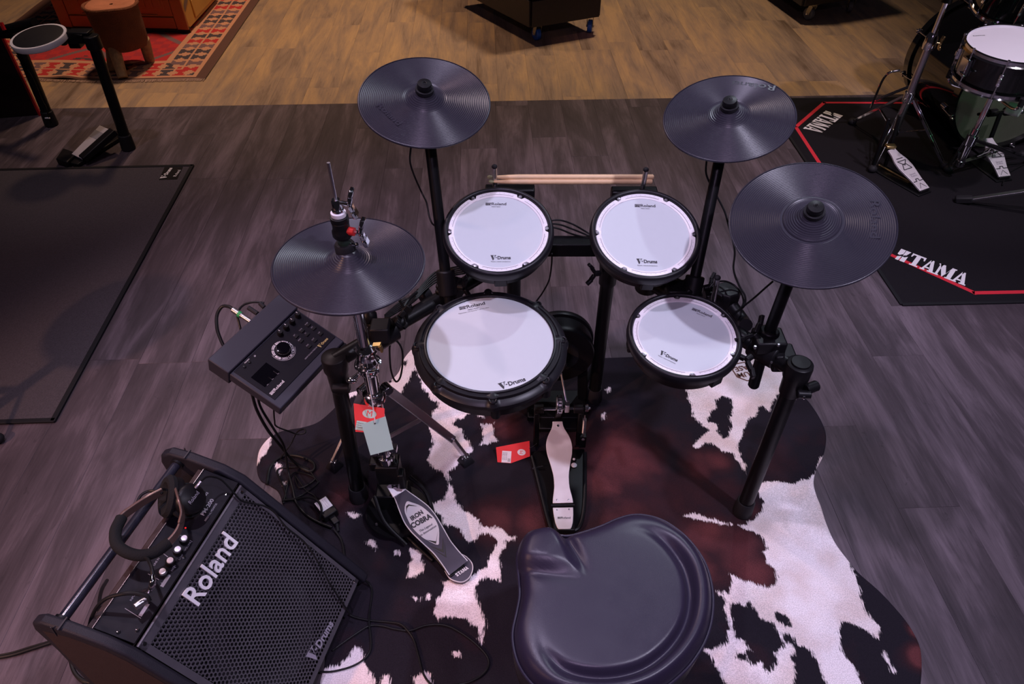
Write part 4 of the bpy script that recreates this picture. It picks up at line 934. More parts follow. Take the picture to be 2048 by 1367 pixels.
part('tube_ring', MB().lathe([(.0165,z4_-.035),(.022,z4_-.035),(.0225,z4_-.012),(.0165,z4_-.010)], 24, Matrix.Translation((HX,HY,0))), M_chrome, t)
part('swivel_block', MB().box((HX,HY,z4_-.075), (.062,.05,.075)).box((HX-.036,HY+.0,z4_-.05), (.022,.03,.03)).box((HX+.034,HY-.012,z4_-.10), (.018,.03,.06)), M_blk, t, bevel=.004)
part('swivel_plate', MB().lathe([(0,.022),(.085,.022),(.088,.026),(.085,.030),(0,.030)], 40, Matrix.Translation((HX+.01,HY-.03,0))), M_blk, t)
for dx_,dy_ in ((.03,.0),(.05,-.05),(-.04,-.05)): part('frame_bolt', MB().ball((HX+dx_,HY+dy_-.03,.036), .0045, 10), M_chromd, t)
# lower frame and footboard
hb = A(930,1163,.012); fbT = A(800,975,.085); axd = Vector((fbT.x-hb.x, fbT.y-hb.y, 0)).normalized(); sdd = Vector((axd.y,-axd.x,0))
fr0 = Vector((HX,HY,0))
g = part('base_frame', MB().beam(fr0+Vector((0,0,.05)), hb+axd*.03+Vector((0,0,.004)), .05, .012).box(fr0+Vector((0,0,.055)), (.09,.06,.07)).beam(fr0+sdd*.05+Vector((0,0,.02)), hb+axd*.10+sdd*.032, .010, .012).beam(fr0-sdd*.05+Vector((0,0,.02)), hb+axd*.10-sdd*.032, .010, .012), M_blk, t, bevel=.004)
part('radius_rod', MB().tube([fr0+sdd*.055+Vector((0,0,.10)), fr0+sdd*.075+axd*-.05+Vector((0,0,.06)), fr0+sdd*.06+axd*-.11+Vector((0,0,.015))], .006, 10), M_blk, g)
part('radius_rod', MB().tube([fr0-sdd*.055+Vector((0,0,.10)), fr0-sdd*.065+axd*-.06+Vector((0,0,.06)), fr0-sdd*.045+axd*-.13+Vector((0,0,.015))], .006, 10), M_blk, g)
h_in = A(917,1135,.032)
fb, Mf, up, sd, ax = board(h_in, A(792,976,.10), [(0,.030),(.12,.0275),(.25,.027),(.40,.034),(.55,.0400),(.66,.0395),(.78,.031),(.90,.021),(.97,.0155),(1,.015)], M_ped, 'footboard', .007, parent=t)
ou, *_ = board(h_in+up*.0006, A(792,976,.10)+up*.0006, [(0,.0315),(.12,.029),(.25,.0285),(.40,.0355),(.55,.0415),(.66,.041),(.78,.0325),(.90,.0225),(.97,.017),(1,.0165)], M_silv, 'footboard_edge', .0016, parent=fb, bev=0)
ou.location = (0,0,0)
ins, *_ = board(h_in+up*.0012, A(792,976,.10)+up*.0012, [(0,.029),(.12,.0262),(.25,.0257),(.40,.0327),(.55,.0387),(.66,.0382),(.78,.0297),(.90,.0195),(.93,.018)], M_ped, 'footboard_inlay', .001, parent=fb, bev=0)
P0_ = h_in+up*.0018
def fpt(x, y): return AP(x, y, P0_, up)
leaf = [(813,1003),(823,1004),(843,1012),(864,1030),(873,1043),(878,1058),(878,1078),(876,1089),(860,1083),(842,1072),(825,1055),(815,1037),(809,1020)]
def pxpoly(pts, lift, pl=P0_, n_=None):
    n_ = n_ or up; c_ = [AP(x, y, pl, n_)+n_*lift for x, y in pts]; return MB().add(c_, [tuple(range(len(c_)))])
sh = flatpart('silver_shield', pxpoly(smooth_poly(leaf, 3), .0004), M_silv, fb)
for pg_, lf_ in (([(813,1027),(812,1012),(817,1008),(835,1012),(818,1011),(814,1016)], .0009), ([(852,1079),(872,1087),(876,1060),(872,1082)], .0009), ([(859,1091),(888,1105),(886,1074),(884,1098)], .0005), ([(864,1096),(890,1110),(889,1082),(893,1114)], .0005)): flatpart('chevron', pxpoly(pg_, lf_), M_pedb, fb)
def ftxt(body, pa, pb_, size, **k):
    a, b_ = fpt(*pa), fpt(*pb_); Mx = frame((a+b_)/2, up, b_-a); return text_mb(body, size, Mx, width=(b_-a).length, lift=.0011, **k)
flatpart('pedal_lettering', merge(ftxt('IRON', (822,1038),(845,1023), .017, bold=.0008), ftxt('COBRA', (822,1053),(862,1031), .020, bold=.0010), ftxt('The Legend', (838,1063),(864,1048), .0085, shear=.3, bold=.0001), ftxt('in Innovation', (840,1071),(872,1051), .0085, shear=.3, bold=.0001)), M_ink, fb)
hp_pts = smooth_poly([(886,1131),(897,1153),(910,1161),(925,1163),(938,1155),(945,1140),(944,1126),(934,1115),(923,1107),(915,1106),(913,1113),(922,1124),(905,1139),(893,1126)], 1)
hpl = [A(x,y,.020) for x, y in hp_pts]
mb = MB().prism([(p.x, p.y) for p in hpl], .006, .020); hpo = part('heel_plate', mb, M_ped, t, smooth=0, bevel=.001)
edge = [A(x,y,.0205) for x, y in [(886,1133),(897,1153),(910,1161),(925,1163),(938,1155),(945,1140),(944,1126),(934,1114),(924,1108)]]
part('heel_plate_edge', MB().tube(edge, .0014, 6), M_silv, hpo)
a, b_ = A(912,1150,.0205), A(935,1134,.0205)
flatpart('lettering', tama(frame((a+b_)/2, (0,0,1), b_-a), (b_-a).length*1.0, .010), M_whoop, hpo)
part('toe_plate', MB().beam(A(784,966,.115), A(797,988,.100), .034, .005), M_silv, t, bevel=.001)
mbc = MB(); ca_, cb_ = A(783,948,.15), A(790,972,.115)
for k in range(7):
    c_ = ca_.lerp(cb_, k/6)
    for s in (-1,1): mbc.box(c_+Vector((s*.006,0,0)), (.0028,.008,.006))
    mbc.cyl(c_-Vector((.007,0,0)), c_+Vector((.007,0,0)), .0022, n=8)
part('drive_chain', mbc, M_blkp, t); part('chain_rod', MB().cyl(A(780,938,.17), ca_, .004, n=10), M_chromd, t)
# ---- tags ----------------------------------------------------------------------------------
def tagcard(name, label, quad, zs, m_, group='price tags'):
    p = [A(x, y, z) for (x, y), z in zip(quad, zs)]; c_ = sum(p, Vector())/4; n_ = (p[1]-p[0]).cross(p[3]-p[0]).normalized()
    if n_.dot(vC-c_) < 0: n_ = -n_
    p = [AP(x, y, c_, n_) for x, y in quad]
    mb = MB(); v = p+[q_-n_*.0006 for q_ in p]; mb.add(v, [(0,1,2,3),(7,6,5,4)]+[(i,(i+1)%4,(i+1)%4+4,i+4) for i in range(4)])
    o = part(name, mb, m_, None, smooth=0, origin=p[0]); tag(o, label, 'tag', group); return o, p, n_
o, p, n_ = tagcard('price_tag', 'red price tag with a pale M, hanging on the hi-hat stand', [(707,806),(769,816),(769,866),(711,863)], (.455,.445,.40,.41), M_red)
Mx = frame(A(739,827,.436), n_, p[1]-p[0]); el = [(.017*math.cos(a), .0105*math.sin(a)) for a in np.linspace(0,6.283,25)[:-1]]
flatpart('emblem', MB().flat(el, .0006, Mx), M_mint, o); flatpart('emblem_letter', text_mb('M', .020, Mx, lift=.001), M_red, o)
Mx = frame(A(722,851,.418), n_, p[1]-p[0]); flatpart('sticker', MB().flat([(-.012,-.011),(.012,-.011),(.012,.011),(-.012,.011)], .0006, Mx), M_mint, o)
flatpart('sticker_lettering', merge(*[text_mb('roland drum', .0045, V(Mx, 0, .006-.005*k), lift=.0012) for k in range(3)]), M_ink, o)
o, p, n_ = tagcard('paper_tag', 'blank pale green paper tag on a string in front of the red tag', [(723,848),(771,832),(787,898),(741,910)], (.440,.440,.375,.375), M_mint)
part('punch_hole', MB().lathe([(0,.0002),(.0022,.0002),(.0022,.0008),(0,.0008)], 14, frame(A(750,846,.436), n_)), M_ink, o)
part('string', MB().tube([A(733,745,.60), A(739,775,.53), A(744,800,.49), A(747,820,.465), A(749,834,.45), A(750,845,.438)], .0014, 6), M_label, o)
o, p, n_ = tagcard('price_tag', 'red price tag with white M and barcode sticker, hanging from the kick pedal', [(1059,881),(1060,912),(996,935),(992,894)], (.035,.012,.010,.022), M_red)
ns = (A(1042,905,.018), (A(1042,905,.018)-A(1000,914,.016)))
Mx = frame(A(1045,906,.0215)+n_*0.0, n_, (0,1,0)); 
def redp(x, y): return AP(x, y, sum(p, Vector())/4, n_)
Mx = frame(redp(1043,904), n_, redp(1044,896)-redp(1042,913)); el = [(.0095*math.cos(a), .0125*math.sin(a)) for a in np.linspace(0,6.283,25)[:-1]]
flatpart('emblem', MB().flat(el, .0006, Mx), M_white, o); flatpart('emblem_letter', text_mb('M', .014, Mx, lift=.0010), M_red, o)
Mx = frame(redp(1013,913), n_, redp(1018,897)-redp(1016,925)); flatpart('sticker', MB().flat([(-.0175,-.014),(.0175,-.014),(.0175,.014),(-.0175,.014)], .0006, Mx), M_white, o)
mbs = MB()
for k in range(9): mbs.flat([(-.014+k*.0011,-.012),(-.0136+k*.0011,-.012),(-.0136+k*.0011,-.004),(-.014+k*.0011,-.004)], .0010, Mx)
flatpart('sticker_lettering', merge(mbs, *[text_mb('0010 4 798.00', .004, V(Mx, .002, .010-.005*k), lift=.0010) for k in range(3)]), M_ink, o)
part('string', MB().tube([redp(1058,896), A(1066,892,.03), A(1074,886,.03)], .0009, 6), M_ink, o)
# ---- drumsticks ------------------------------------------------------------------------------
def stick(a, b_, label):   # tip a, butt b
    a, b_ = Vector(a), Vector(b_); L_ = (b_-a).length
    s = thing('drumstick', label, 'drumstick', (a+b_)/2, 'pair of wooden drumsticks across the tom clamps'); M = frame(b_, a-b_)
    part('stick_shaft', MB().lathe([(0,0),(.005,.0008),(.0072,.004),(.0073,L_-.085),(.0062,L_-.055),(.0042,L_-.024),(.0034,L_-.014)], 20, M), M_stick, s)
    part('stick_tip', MB().lathe([(.0034,L_-.0145),(.0048,L_-.010),(.0052,L_-.006),(.0035,L_-.0015),(0,L_)], 16, M), M_tip, s, label='green-grey tip of the stick')
stick(A(974,354,.748), A(1308,354,.748), 'pale wooden drumstick, the upper and more brightly lit of the two')
stick(A(977,363,.738), A(1305,363,.738), 'wooden drumstick lying in the shade just below the brighter one')
# ================================================================= MONITOR AMPLIFIER
aw = Vector((.247,.969,0)).normalized(); af = Vector((.969,-.247,0)).normalized()
OA = A(480,969,.38)    # far top corner of the grille
AM = Matrix((af, aw, Vector((0,0,1)))).transposed().to_4x4(); AM.translation = Vector((OA.x, OA.y, 0))
WA = .382
t = amp = thing('drum_amplifier', 'black slanted drum monitor amplifier with perforated grille, front left corner', 'amplifier', M=AM)
def Q(f, w, z): return xf(AM, f, w, z)      # f forward (towards the grille side), w along the width (0 far .. -WA near)
# cheeks: profile in (f,z)
prof = [(-.205,.392),(-.196,.418),(-.170,.434),(-.120,.430),(-.045,.410),(.0,.383),(.245,.058),(.255,.040),(.240,.020),(-.195,.020),(-.212,.05),(-.200,.30)]
def cheek(w0, w1):
    n = len(prof); mb = MB(); v = [Q(f, w0, z) for f, z in prof]+[Q(f, w1, z) for f, z in prof]
    mb.add(v, [tuple(range(n)), tuple(range(2*n-1, n-1, -1))]+[(i,(i+1)%n,(i+1)%n+n,i+n) for i in range(n)]); return mb
cf = part('side_cheek', cheek(.004,.028), M_ampb, t, bevel=.006, seg=3); cn = part('side_cheek', cheek(-WA-.024,-WA-.001), M_ampb, t, bevel=.006, seg=3)
n = len(prof)
inner = [(-.185,.300),(-.180,.398),(-.115,.404),(-.045,.385),(-.01,.36),(.225,.050),(.215,.034),(-.185,.034)]
part('side_panel', MB().add([Q(f,-WA-.0245,z) for f,z in inner]+[Q(f,-WA-.02,z) for f,z in inner], [tuple(range(8)),tuple(range(15,7,-1))]+[(i,(i+1)%8,(i+1)%8+8,i+8) for i in range(8)]), M_ampc, t, smooth=0)
for wv in (.0285, -WA-.0250):
    part('handle_cap', MB().beam(Q(-.142,wv,.436), Q(-.150,wv,.395), .0012, .0025, af), M_ink, cf if wv > 0 else cn, smooth=0)
for wv, pr_ in ((.016, cf), (-WA-.0125, cn)):
    part('handle_cap', MB().box(Q(-.128, wv, .4322), (.003,.026,.004), AM.to_3x3()), M_ink, pr_, smooth=0)
# box between the cheeks
body = [(-.175,.03),(.225,.03),(.232,.05),(-.012,.368),(-.080,.388),(-.175,.30)]
mb = MB(); n = len(body); v = [Q(f, .004, z) for f, z in body]+[Q(f,-WA,z) for f, z in body]
# open front: leave the slanted face out so the speaker shows through the grille
mb.add(v, [tuple(range(n)), tuple(range(2*n-1,n-1,-1))]+[(i,(i+1)%n,(i+1)%n+n,i+n) for i in range(n) if i != 2]); part('cabinet', mb, M_ampc, t, smooth=0)
# control panel
pA, pB = Vector((-.004, 0, .384)), Vector((-.085, 0, .408))
pn_ = Vector((pA.z-pB.z, 0, pA.x-pB.x)); pn_ = Vector((.284, 0, .959)).normalized()
MP = AM @ frame((pA+pB)/2-Vector((0,WA/2,0))+Vector((0,.002,0)), pn_, (0,1,0))   # x runs from near to far, y towards the rear
mb = MB().prism([(-WA/2,-.042),(WA/2,-.042),(WA/2,.042),(-WA/2,.042)], -.004, 0, MP); cp = part('control_panel', mb, M_modp, t, bevel=.0006)
def pan(x, y): return MP.inverted() @ AP(x, y, MP.translation, MP.to_3x3() @ Vector((0,0,1)))
for x, y in ((369,1081),(356,1103),(341,1125),(326,1147)):
    l = pan(x, y); Mk = V(MP, l.x, l.y)
    g = part('control_knob', MB().lathe([(0,0),(.0100,0),(.0092,.012),(0,.012)], 24, Mk), M_blkp, t)
    part('knob_cap', MB().lathe([(0,.012),(.0066,.012),(.0060,.0145),(0,.0148)], 24, Mk), M_alu, g)
for x, y in ((237,1264),(275,1260),(368,1115),(409,985),(453,988)):
    l = pan(x, y); part('panel_screw', MB().lathe([(0,0),(.0042,0),(.0034,.002),(0,.0026)], 14, V(MP, l.x, l.y)), M_chrome, cp)
l = pan(371,1055); part('power_light', MB().lathe([(0,0),(.0018,0),(0,.002)], 10, V(MP, l.x, l.y)), M_led, cp)
def ptext(body_, x, y, size, w=None, **k):
    l = pan(x, y); return text_mb(body_, size, V(MP, l.x, l.y) , width=w, lift=.0008, **k)
flatpart('model_lettering', merge(ptext('PM-200', 415,1014, .012, .042, bold=.0003), ptext('PERSONAL MONITOR', 422,1024, .006, .046)), M_greyp, cp)
l = pan(403,1001); flatpart('maker_lettering', maker_logo(V(MP, l.x, l.y), .046), M_greyp, cp)
mbp = MB()
for (x0,y0),(x1,y1) in [((296,1147),(318,1159)),((322,1165),(330,1169)),((250,1216),(282,1236)),((326,1106),(350,1124)),((361,1070),(385,1083)),((335,1125),(352,1135))]:
    a, b_ = pan(x0,y0), pan(x1,y1); mbp.beam(xf(MP,a.x,a.y,.0006), xf(MP,b_.x,b_.y,.0006), .0010, .0002, MP.to_3x3() @ Vector((0,0,1)))
flatpart('panel_line', mbp, M_greyp, cp)
flatpart('panel_lettering', merge(*[ptext(b_, x, y, .0055, None) for b_, x, y in (('VOLUME',376,1092),('LOW',362,1114),('HIGH',347,1136),('MASTER',334,1157),('LINE IN',313,1123),('INPUT',266,1194),('MIX IN',290,1214),('DRUM',331,1161))]), M_greyp, cp)
for x, y in ((331,1161),(288,1219)):
    l = pan(x, y); flatpart('panel_bar', MB().flat([(-.013,-.0035),(.013,-.0035),(.013,.0035),(-.013,.0035)], .0005, V(MP, l.x, l.y)), M_greyp, cp)
part('rear_shelf', MB().beam(Q(-.092,.002,.400), Q(-.092,-WA,.400), .018, .004), M_ampc, t, smooth=0)
part('panel_trim', MB().beam(Q(-.0835,.002,.4105), Q(-.0835,-WA,.4105), .0012, .0016), M_chromd, t, smooth=0)
# carrying bar
b0, b1 = Q(-.155,.008,.405), Q(-.155,-WA-.004,.405)
g = part('carry_bar', MB().cyl(b0, b1, .0105, n=28), M_tube, t)
for p_, s in ((Q(-.155,-.002,.405),1),(Q(-.155,-WA+.006,.405),-1)): part('bar_ferrule', MB().cyl(p_, p_+aw*.008*s, .0150, n=24), M_blkp, g)
# perforated grille in its own frame
g0, g1 = Vector((.002,0,.378)), Vector((.240,0,.052)); gl = (g1-g0).length; gd = (g1-g0).normalized(); gn = Vector((-gd.z,0,gd.x))
if gn.z < 0: gn = -gn
MG = AM @ frame(g0-Vector((0,WA,0)), gn, (0,1,0))    # x near->far (0..WA), y: up the slope is +, so the face runs 0..-gl
pitch = .0092; rh = pitch*.395; mb = MB(); R_hex = pitch/math.sqrt(3)
cnt = 0; x0_, x1_, y0_, y1_ = .012, WA-.010, -gl+.010, -.014
ny_ = int((y1_-y0_)/(pitch*math.sqrt(3)/2)); nx_ = int((x1_-x0_)/pitch)
hexo = []
for k in range(6):
    a = math.radians(30+60*k); b_ = math.radians(90+60*k)
    p = (R_hex*math.cos(a), R_hex*math.sin(a)); q_ = (R_hex*math.cos(b_), R_hex*math.sin(b_)); hexo += [p, ((p[0]+q_[0])/2, (p[1]+q_[1])/2)]
hin = [(rh*math.cos(math.radians(30+30*k)), rh*math.sin(math.radians(30+30*k))) for k in range(12)]
vv = []; ff = []
for j in range(ny_):
    for i in range(nx_):
        cx = x0_+pitch*(i+.5+(j % 2)*.5); cy = y0_+pitch*math.sqrt(3)/2*(j+.5)
        if cx > x1_: continue
        b_ = len(vv)
        vv += [MG @ Vector((cx+x, cy+y, 0)) for x, y in hexo]+[MG @ Vector((cx+x, cy+y, 0)) for x, y in hin]+[MG @ Vector((cx+x*.97, cy+y*.97, -.0016)) for x, y in hin]
        for k in range(12): k2 = (k+1) % 12; ff += [(b_+k, b_+k2, b_+12+k2, b_+12+k), (b_+12+k, b_+12+k2, b_+24+k2, b_+24+k)]
mb.add(vv, ff); yt = y0_+pitch*math.sqrt(3)/2*ny_+R_hex*.3
for a, b_, c_, d_ in ((0,WA,yt-.001,0),(0,WA,-gl,y0_+.001),(0,x0_+pitch*.3,-gl,0),(x1_,WA,-gl,0)):
    mb.add([xf(MG,a,c_,.0001), xf(MG,b_,c_,.0001), xf(MG,b_,d_,.0001), xf(MG,a,d_,.0001)], [(0,1,2,3)])
gr = part('perforated_grille', mb, M_grill, t, smooth=0, kind=None)
part('grille_edge', MB().tube([xf(MG,0,-.001,-.002), xf(MG,WA,-.001,-.002)], .0035, 8, False), M_grill, gr)
part('grille_backing', MB().add([xf(MG,0,-gl,-.10), xf(MG,WA,-gl,-.02), xf(MG,WA,0,-.02), xf(MG,0,0,-.10)], [(0,1,2,3)]) if False else MB().prism([(0.002,-gl+.004),(WA-.002,-gl+.004),(WA-.002,-.004),(0.002,-.004)], -.024, -.020, MG), M_ink, t, smooth=0)
sc_ = V(MG, .16, -.235)
part('speaker_cone', MB().lathe([(0,-.010),(.030,-.012),(.036,-.017),(.110,-.008),(.118,-.005),(.128,-.005),(.132,-.010),(.148,-.012),(.150,-.018)], 64, sc_), M_cone, t)
for x, y in ((.010,-.008),(WA-.012,-.010),(WA-.012,-gl+.014),(.012,-gl+.012)):
    part('grille_screw', MB().lathe([(0,0),(.0045,0),(.0038,.002),(0,.0026)], 14, V(MG, x, y)), M_chrome, gr)
Mgn = MG.to_3x3() @ Vector((0,0,1))
def gpt(x, y): return AP(x, y, MG.translation, Mgn)
a, b_ = gpt(381,1201), gpt(460,1077); Mx = frame((a+b_)/2, Mgn, b_-a); Mx = Matrix.Translation(Mgn*.003) @ Mx
part('maker_lettering', text_mb('Roland', .062, Mx, bold=.0007, width=(b_-a).length*1.03, thick=.004), M_alul, gr, smooth=30)
a, b_ = gpt(619,1319), gpt(662,1242); Mx = Matrix.Translation(Mgn*.001) @ frame((a+b_)/2, Mgn, b_-a)
flatpart('series_lettering', vdrums(Mx, (b_-a).length*1.02), M_greyp, gr)
for f_, w_ in ((.19,-.03),(.19,-WA+.03),(-.15,-.03),(-.15,-WA+.03)): part('rubber_foot', MB().cyl(Q(f_,w_,.0), Q(f_,w_,.032), .018, n=20), M_rub, t)
# plugs in the panel
pl = [A(*p, z) for p, z in (((305,1150),.470),((305,1165),.466),((300,1178),.446),((288,1183),.425),((280,1187),.412))]
g = part('headphone_plug', MB().tube(pl, lambda s: .0062 if s > .12 else .0048, 12), M_chrome, t, label='ribbed chrome right-angle plug')
pl = [A(*p, z) for p, z in (((270,1213),.430),((283,1204),.428),((293,1199),.425))]
part('jack_plug', MB().tube(pl, .0072, 14, False), M_chromd, t)
# ================================================================= headphones lying on the amplifier
ring = [(352,978,.452),(325,982,.462),(296,997,.468),(268,1015,.468),(243,1035,.468),(231,1062,.470),(234,1088,.470),(254,1104,.468),(282,1110,.462),(311,1103,.455),(338,1084,.452),(357,1060,.455),(365,1033,.462),(362,1008,.475),(354,985,.482)]
rp_ = [A(x, y, z) for x, y, z in ring]
t = thing('headphones', 'black over-ear headphones lying across the carry bar of the amplifier', 'headphones', A(300,1050,.44))
def strip(pts, w, h, name, m_, bevel=.0015, up=(0,0,1)):
    mb = MB(); P_ = [Vector(p) for p in pts]; Pn = []
    E = [P_[0]*2-P_[1]]+P_+[P_[-1]*2-P_[-2]]
    for i in range(1, len(E)-2):
        for k in range(5):
            u = k/5; a, b, c, d = E[i-1], E[i], E[i+1], E[i+2]; Pn.append(.5*((2*b)+(c-a)*u+(2*a-5*b+4*c-d)*u*u+(3*b-a-3*c+d)*u**3))
    Pn.append(P_[-1]); rings = []
    for i, p in enumerate(Pn):
        tg = (Pn[min(i+1,len(Pn)-1)]-Pn[max(i-1,0)]).normalized(); u = Vector(up); sd = tg.cross(u).normalized(); u = sd.cross(tg).normalized()
        rings.append([p+sd*h/2+u*w/2, p-sd*h/2+u*w/2, p-sd*h/2-u*w/2, p+sd*h/2-u*w/2])
    return part(name, mb.rings(rings), m_, t, smooth=40, bevel=bevel)
strip(rp_[1:6], .020, .006, 'band_arm', M_bronz); strip(rp_[9:14], .020, .005, 'band_arm', M_bronz)
part('band_cushion', MB().tube(rp_[4:11], .0115, 14), M_foam, t)
cc = A(382,997,.452); cn_ = (Vector((.85,-.25,.75))).normalized(); M = frame(cc, cn_)
g = part('ear_cup', MB().lathe([(0,-.018),(.029,-.018),(.033,-.012),(.033,.0),(.030,.005),(.024,.009),(.0,.011)], 48, M), M_blkp, t)
part('ear_cushion', MB().lathe([(.014,-.020),(.025,-.030),(.034,-.030),(.039,-.024),(.038,-.017),(.028,-.014)], 48, M), M_foam, g)
Mx = M @ Matrix.Rotation(math.radians(65),4,'Z'); flatpart('lettering', text_mb('Roland', .012, V(Mx,0,0), lift=.0135, width=.030), M_greyp, g)
c2_ = A(345,992,.445); n2_ = Vector((-.75,-.35,.55)).normalized(); M = frame(c2_, n2_)
g = part('ear_cup', MB().lathe([(0,-.016),(.036,-.016),(.041,-.010),(.041,.0),(.036,.006),(.0,.010)], 48, M), M_blkp, t)
part('ear_cushion', MB().lathe([(.018,.008),(.030,.018),(.040,.018),(.046,.010),(.044,.002),(.034,.0)], 48, M), M_foam, g)
strip([A(352,978,.478), A(358,1000,.486), A(364,1025,.476), A(360,1046,.466)], .014, .005, 'yoke', M_bronz)
part('cord_grip', MB().tube([A(391,975,.470), A(397,968,.474), A(402,962,.476)], .0034, 10), M_chromd, t)
# ================================================================= power adapter
c = A(652,1018,.016); ax_ = (A(676,1030,.03)-A(649,996,.03)).normalized(); M = frame((c.x,c.y,0), (0,0,1), ax_)
t = thing('power_adapter', 'black power adapter with white label on the cowhide rug beside the amplifier', 'power adapter', M=M)
part('case', MB().box(xf(M,0,0,.018), (.066,.042,.026), M.to_3x3()), M_blkp, t, bevel=.003)
part('paper_label', MB().box(xf(M,-.008,.0,.0313), (.040,.036,.0006), M.to_3x3()), M_label, t, smooth=0)
flatpart('lettering', merge(*[text_mb(s_, .0045, V(M,-.008,.010-.006*k), lift=.0318) for k, s_ in enumerate(('AC ADAPTOR','INPUT 100-240V','OUTPUT 9V 2A'))]), M_greyp, t)
part('power_socket', MB().box(xf(M,.046,0,.014), (.028,.018,.014), M.to_3x3()).cyl(xf(M,.058,0,.014), xf(M,.08,-.01,.008), .005, n=10), M_blkp, t, bevel=.002)
part('warning_sticker', MB().box(xf(M,-.0335,.008,.018), (.0006,.014,.016), M.to_3x3()), M_white, t, smooth=0)
# ================================================================= THRONE
ZS = .49
O2 = [(1035,1113),(1048,1078),(1072,1067),(1099,1065),(1134,1070),(1166,1063),(1204,1050),(1236,1036),(1268,1028),(1301,1031),(1333,1043),(1368,1068),(1395,1099),(1413,1131),(1424,1172),(1426,1212),(1420,1252),(1405,1290),(1380,1327),(1350,1357),(1318,1380),(1280,1397),(1230,1408),(1180,1410),(1130,1403),(1092,1388),(1062,1362),(1041,1333),(1029,1298),(1026,1262),(1034,1223),(1040,1188),(1038,1153)]
sp = smooth_poly(O2, 5); wp = [A(x, y, ZS) for x, y in sp]; C0 = A(1216,1215,ZS); M0 = Matrix.Translation((C0.x, C0.y, 0))
t = thing('drum_throne', 'black leatherette saddle-shaped drum throne at the bottom of the view', 'stool', M=M0)
NS = len(wp); rings = []; 
gA, gB, gC = A(1122,1072,ZS), A(1052,1150,ZS), A(1177,1172,ZS)   # wedge: two grooves meeting at gC
def sdl(p, a, b):
    d_ = (b-a); d_.z = 0; d_.normalize(); q_ = p-a; return d_.x*q_.y-d_.y*q_.x
def hgt(p, s, ang_):
    e = 1-s
    z = -.030*math.exp(-(e/.045)) - .010*math.exp(-(e/.15))
    # outer bolster on the right and rear with a channel inside it
    bw = 1/(1+math.exp(-(math.cos(ang_-math.radians(-42))-.02)*9)) 
    z += bw*(.009*math.exp(-((s-.90)/.07)**2) - .019*math.exp(-((s-.765)/.046)**2))
    z -= .006*(1-s*s)*.4
    # pommel wedge on the front left
    p0 = Vector((p.x, p.y, ZS)); d1 = sdl(p0, gC, gA); d2 = sdl(p0, gC, gB); L_ = (p0-gC).length
    um = ((gA+gB)/2-gC); um.z = 0; um.normalize(); al = (p0-gC).dot(um)
    if al > 0:
        ins_ = min(d1, -d2); w_ = min(1, al/.09); w_ = w_*w_*(3-2*w_); k_ = max(0, min(1, (ins_+.004)/.030)); k_ = k_*k_*(3-2*k_)
        z += w_*(.020*k_ - .013*math.exp(-((d1+.004)/.010)**2) - .004*math.exp(-((-d2+.004)/.008)**2))
    return z
n_s = 56
pts_all = []
for i in range(1, n_s+1):
    s = (i/n_s)**.9; rg_ = []
    for q_ in wp:
        p = C0.lerp(q_, s); a = math.atan2(q_.y-C0.y, q_.x-C0.x); rg_.append(Vector((p.x, p.y, ZS+.030+hgt(p, s, a))))
    rings.append(rg_)
mb = MB(); top_c = Vector((C0.x, C0.y, ZS+.028)); mb.rings(rings, False); k0 = len(mb.v); mb.v.append(top_c); mb.f += [(k0, k, (k+1) % NS) for k in range(NS)]
part('seat_top', mb, M_leat, t, smooth=80)
def ringat(off, z): return [Vector((q_.x+(q_.x-C0.x)*off, q_.y+(q_.y-C0.y)*off, z)) for q_ in wp]
part('seat_side', MB().rings([ringat(0,ZS-.002), ringat(.006,ZS-.012), ringat(.004,ZS-.05), ringat(-.01,ZS-.088), ringat(-.05,ZS-.096), ringat(-.9,ZS-.096)], False), M_side, t, smooth=50)
ps_ = ringat(.004, ZS-.003); part('seam_piping', MB().tube(ps_+[ps_[0]], .0026, 6, False), M_leat, t)
part('seat_post', MB().cyl((C0.x,C0.y,.12),(C0.x,C0.y,ZS-.09),.014,n=20).cyl((C0.x,C0.y,.10),(C0.x,C0.y,.30),.019,n=20).box((C0.x,C0.y,ZS-.10),(.12,.10,.02)), M_chrome, t)
for k in range(3):
    a = math.radians(90+120*k+20); d_ = Vector((math.cos(a), math.sin(a), 0)); b0 = Vector((C0.x,C0.y,0))
    g = part('tripod_leg', MB().beam(b0+d_*.02+Vector((0,0,.26)), b0+d_*.22+Vector((0,0,.03)), .022, .010), M_chrome, t, bevel=.002)
    part('brace', MB().beam(b0+d_*.02+Vector((0,0,.13)), b0+d_*.13+Vector((0,0,.135)), .014, .004), M_chrome, g)
    part('rubber_foot', MB().lathe([(0,0),(.018,0),(.016,.03),(0,.04)], 20, Matrix.Translation(b0+d_*.225)), M_rub, g)
# ================================================================= CABLES
def C(name, label, pts, r=.0028, **k): return cable(name, label, [A(*p) for p in pts], r, **k)
def CY(name, label, pts, r=.0028, **k): return cable(name, label, [AY(*p) for p in pts], r, **k)
CY('cable', 'black cable hanging from the left crash pad beside its pole', [(822,293,1.52),(820,322,1.52),(828,350,1.52),(843,384,1.52),(853,405,1.50),(858,430,1.48),(864,446,1.47),(872,452,1.47)], .0023)
CY('cable', 'black cable hanging from the right crash pad behind its pole', [(1413,320,1.56),(1413,350,1.56),(1430,385,1.54),(1448,420,1.52),(1456,446,1.50),(1469,499,1.44),(1467,538,1.40),(1478,570,1.36),(1490,592,1.33),(1488,612,1.31),(1471,625,1.28)], .0024)
C('cable', 'black cable from the ride pad to the floor tom', [(1546,562,.72),(1530,576,.70),(1511,593,.66),(1490,610,.63),(1473,624,.60)], .0024)
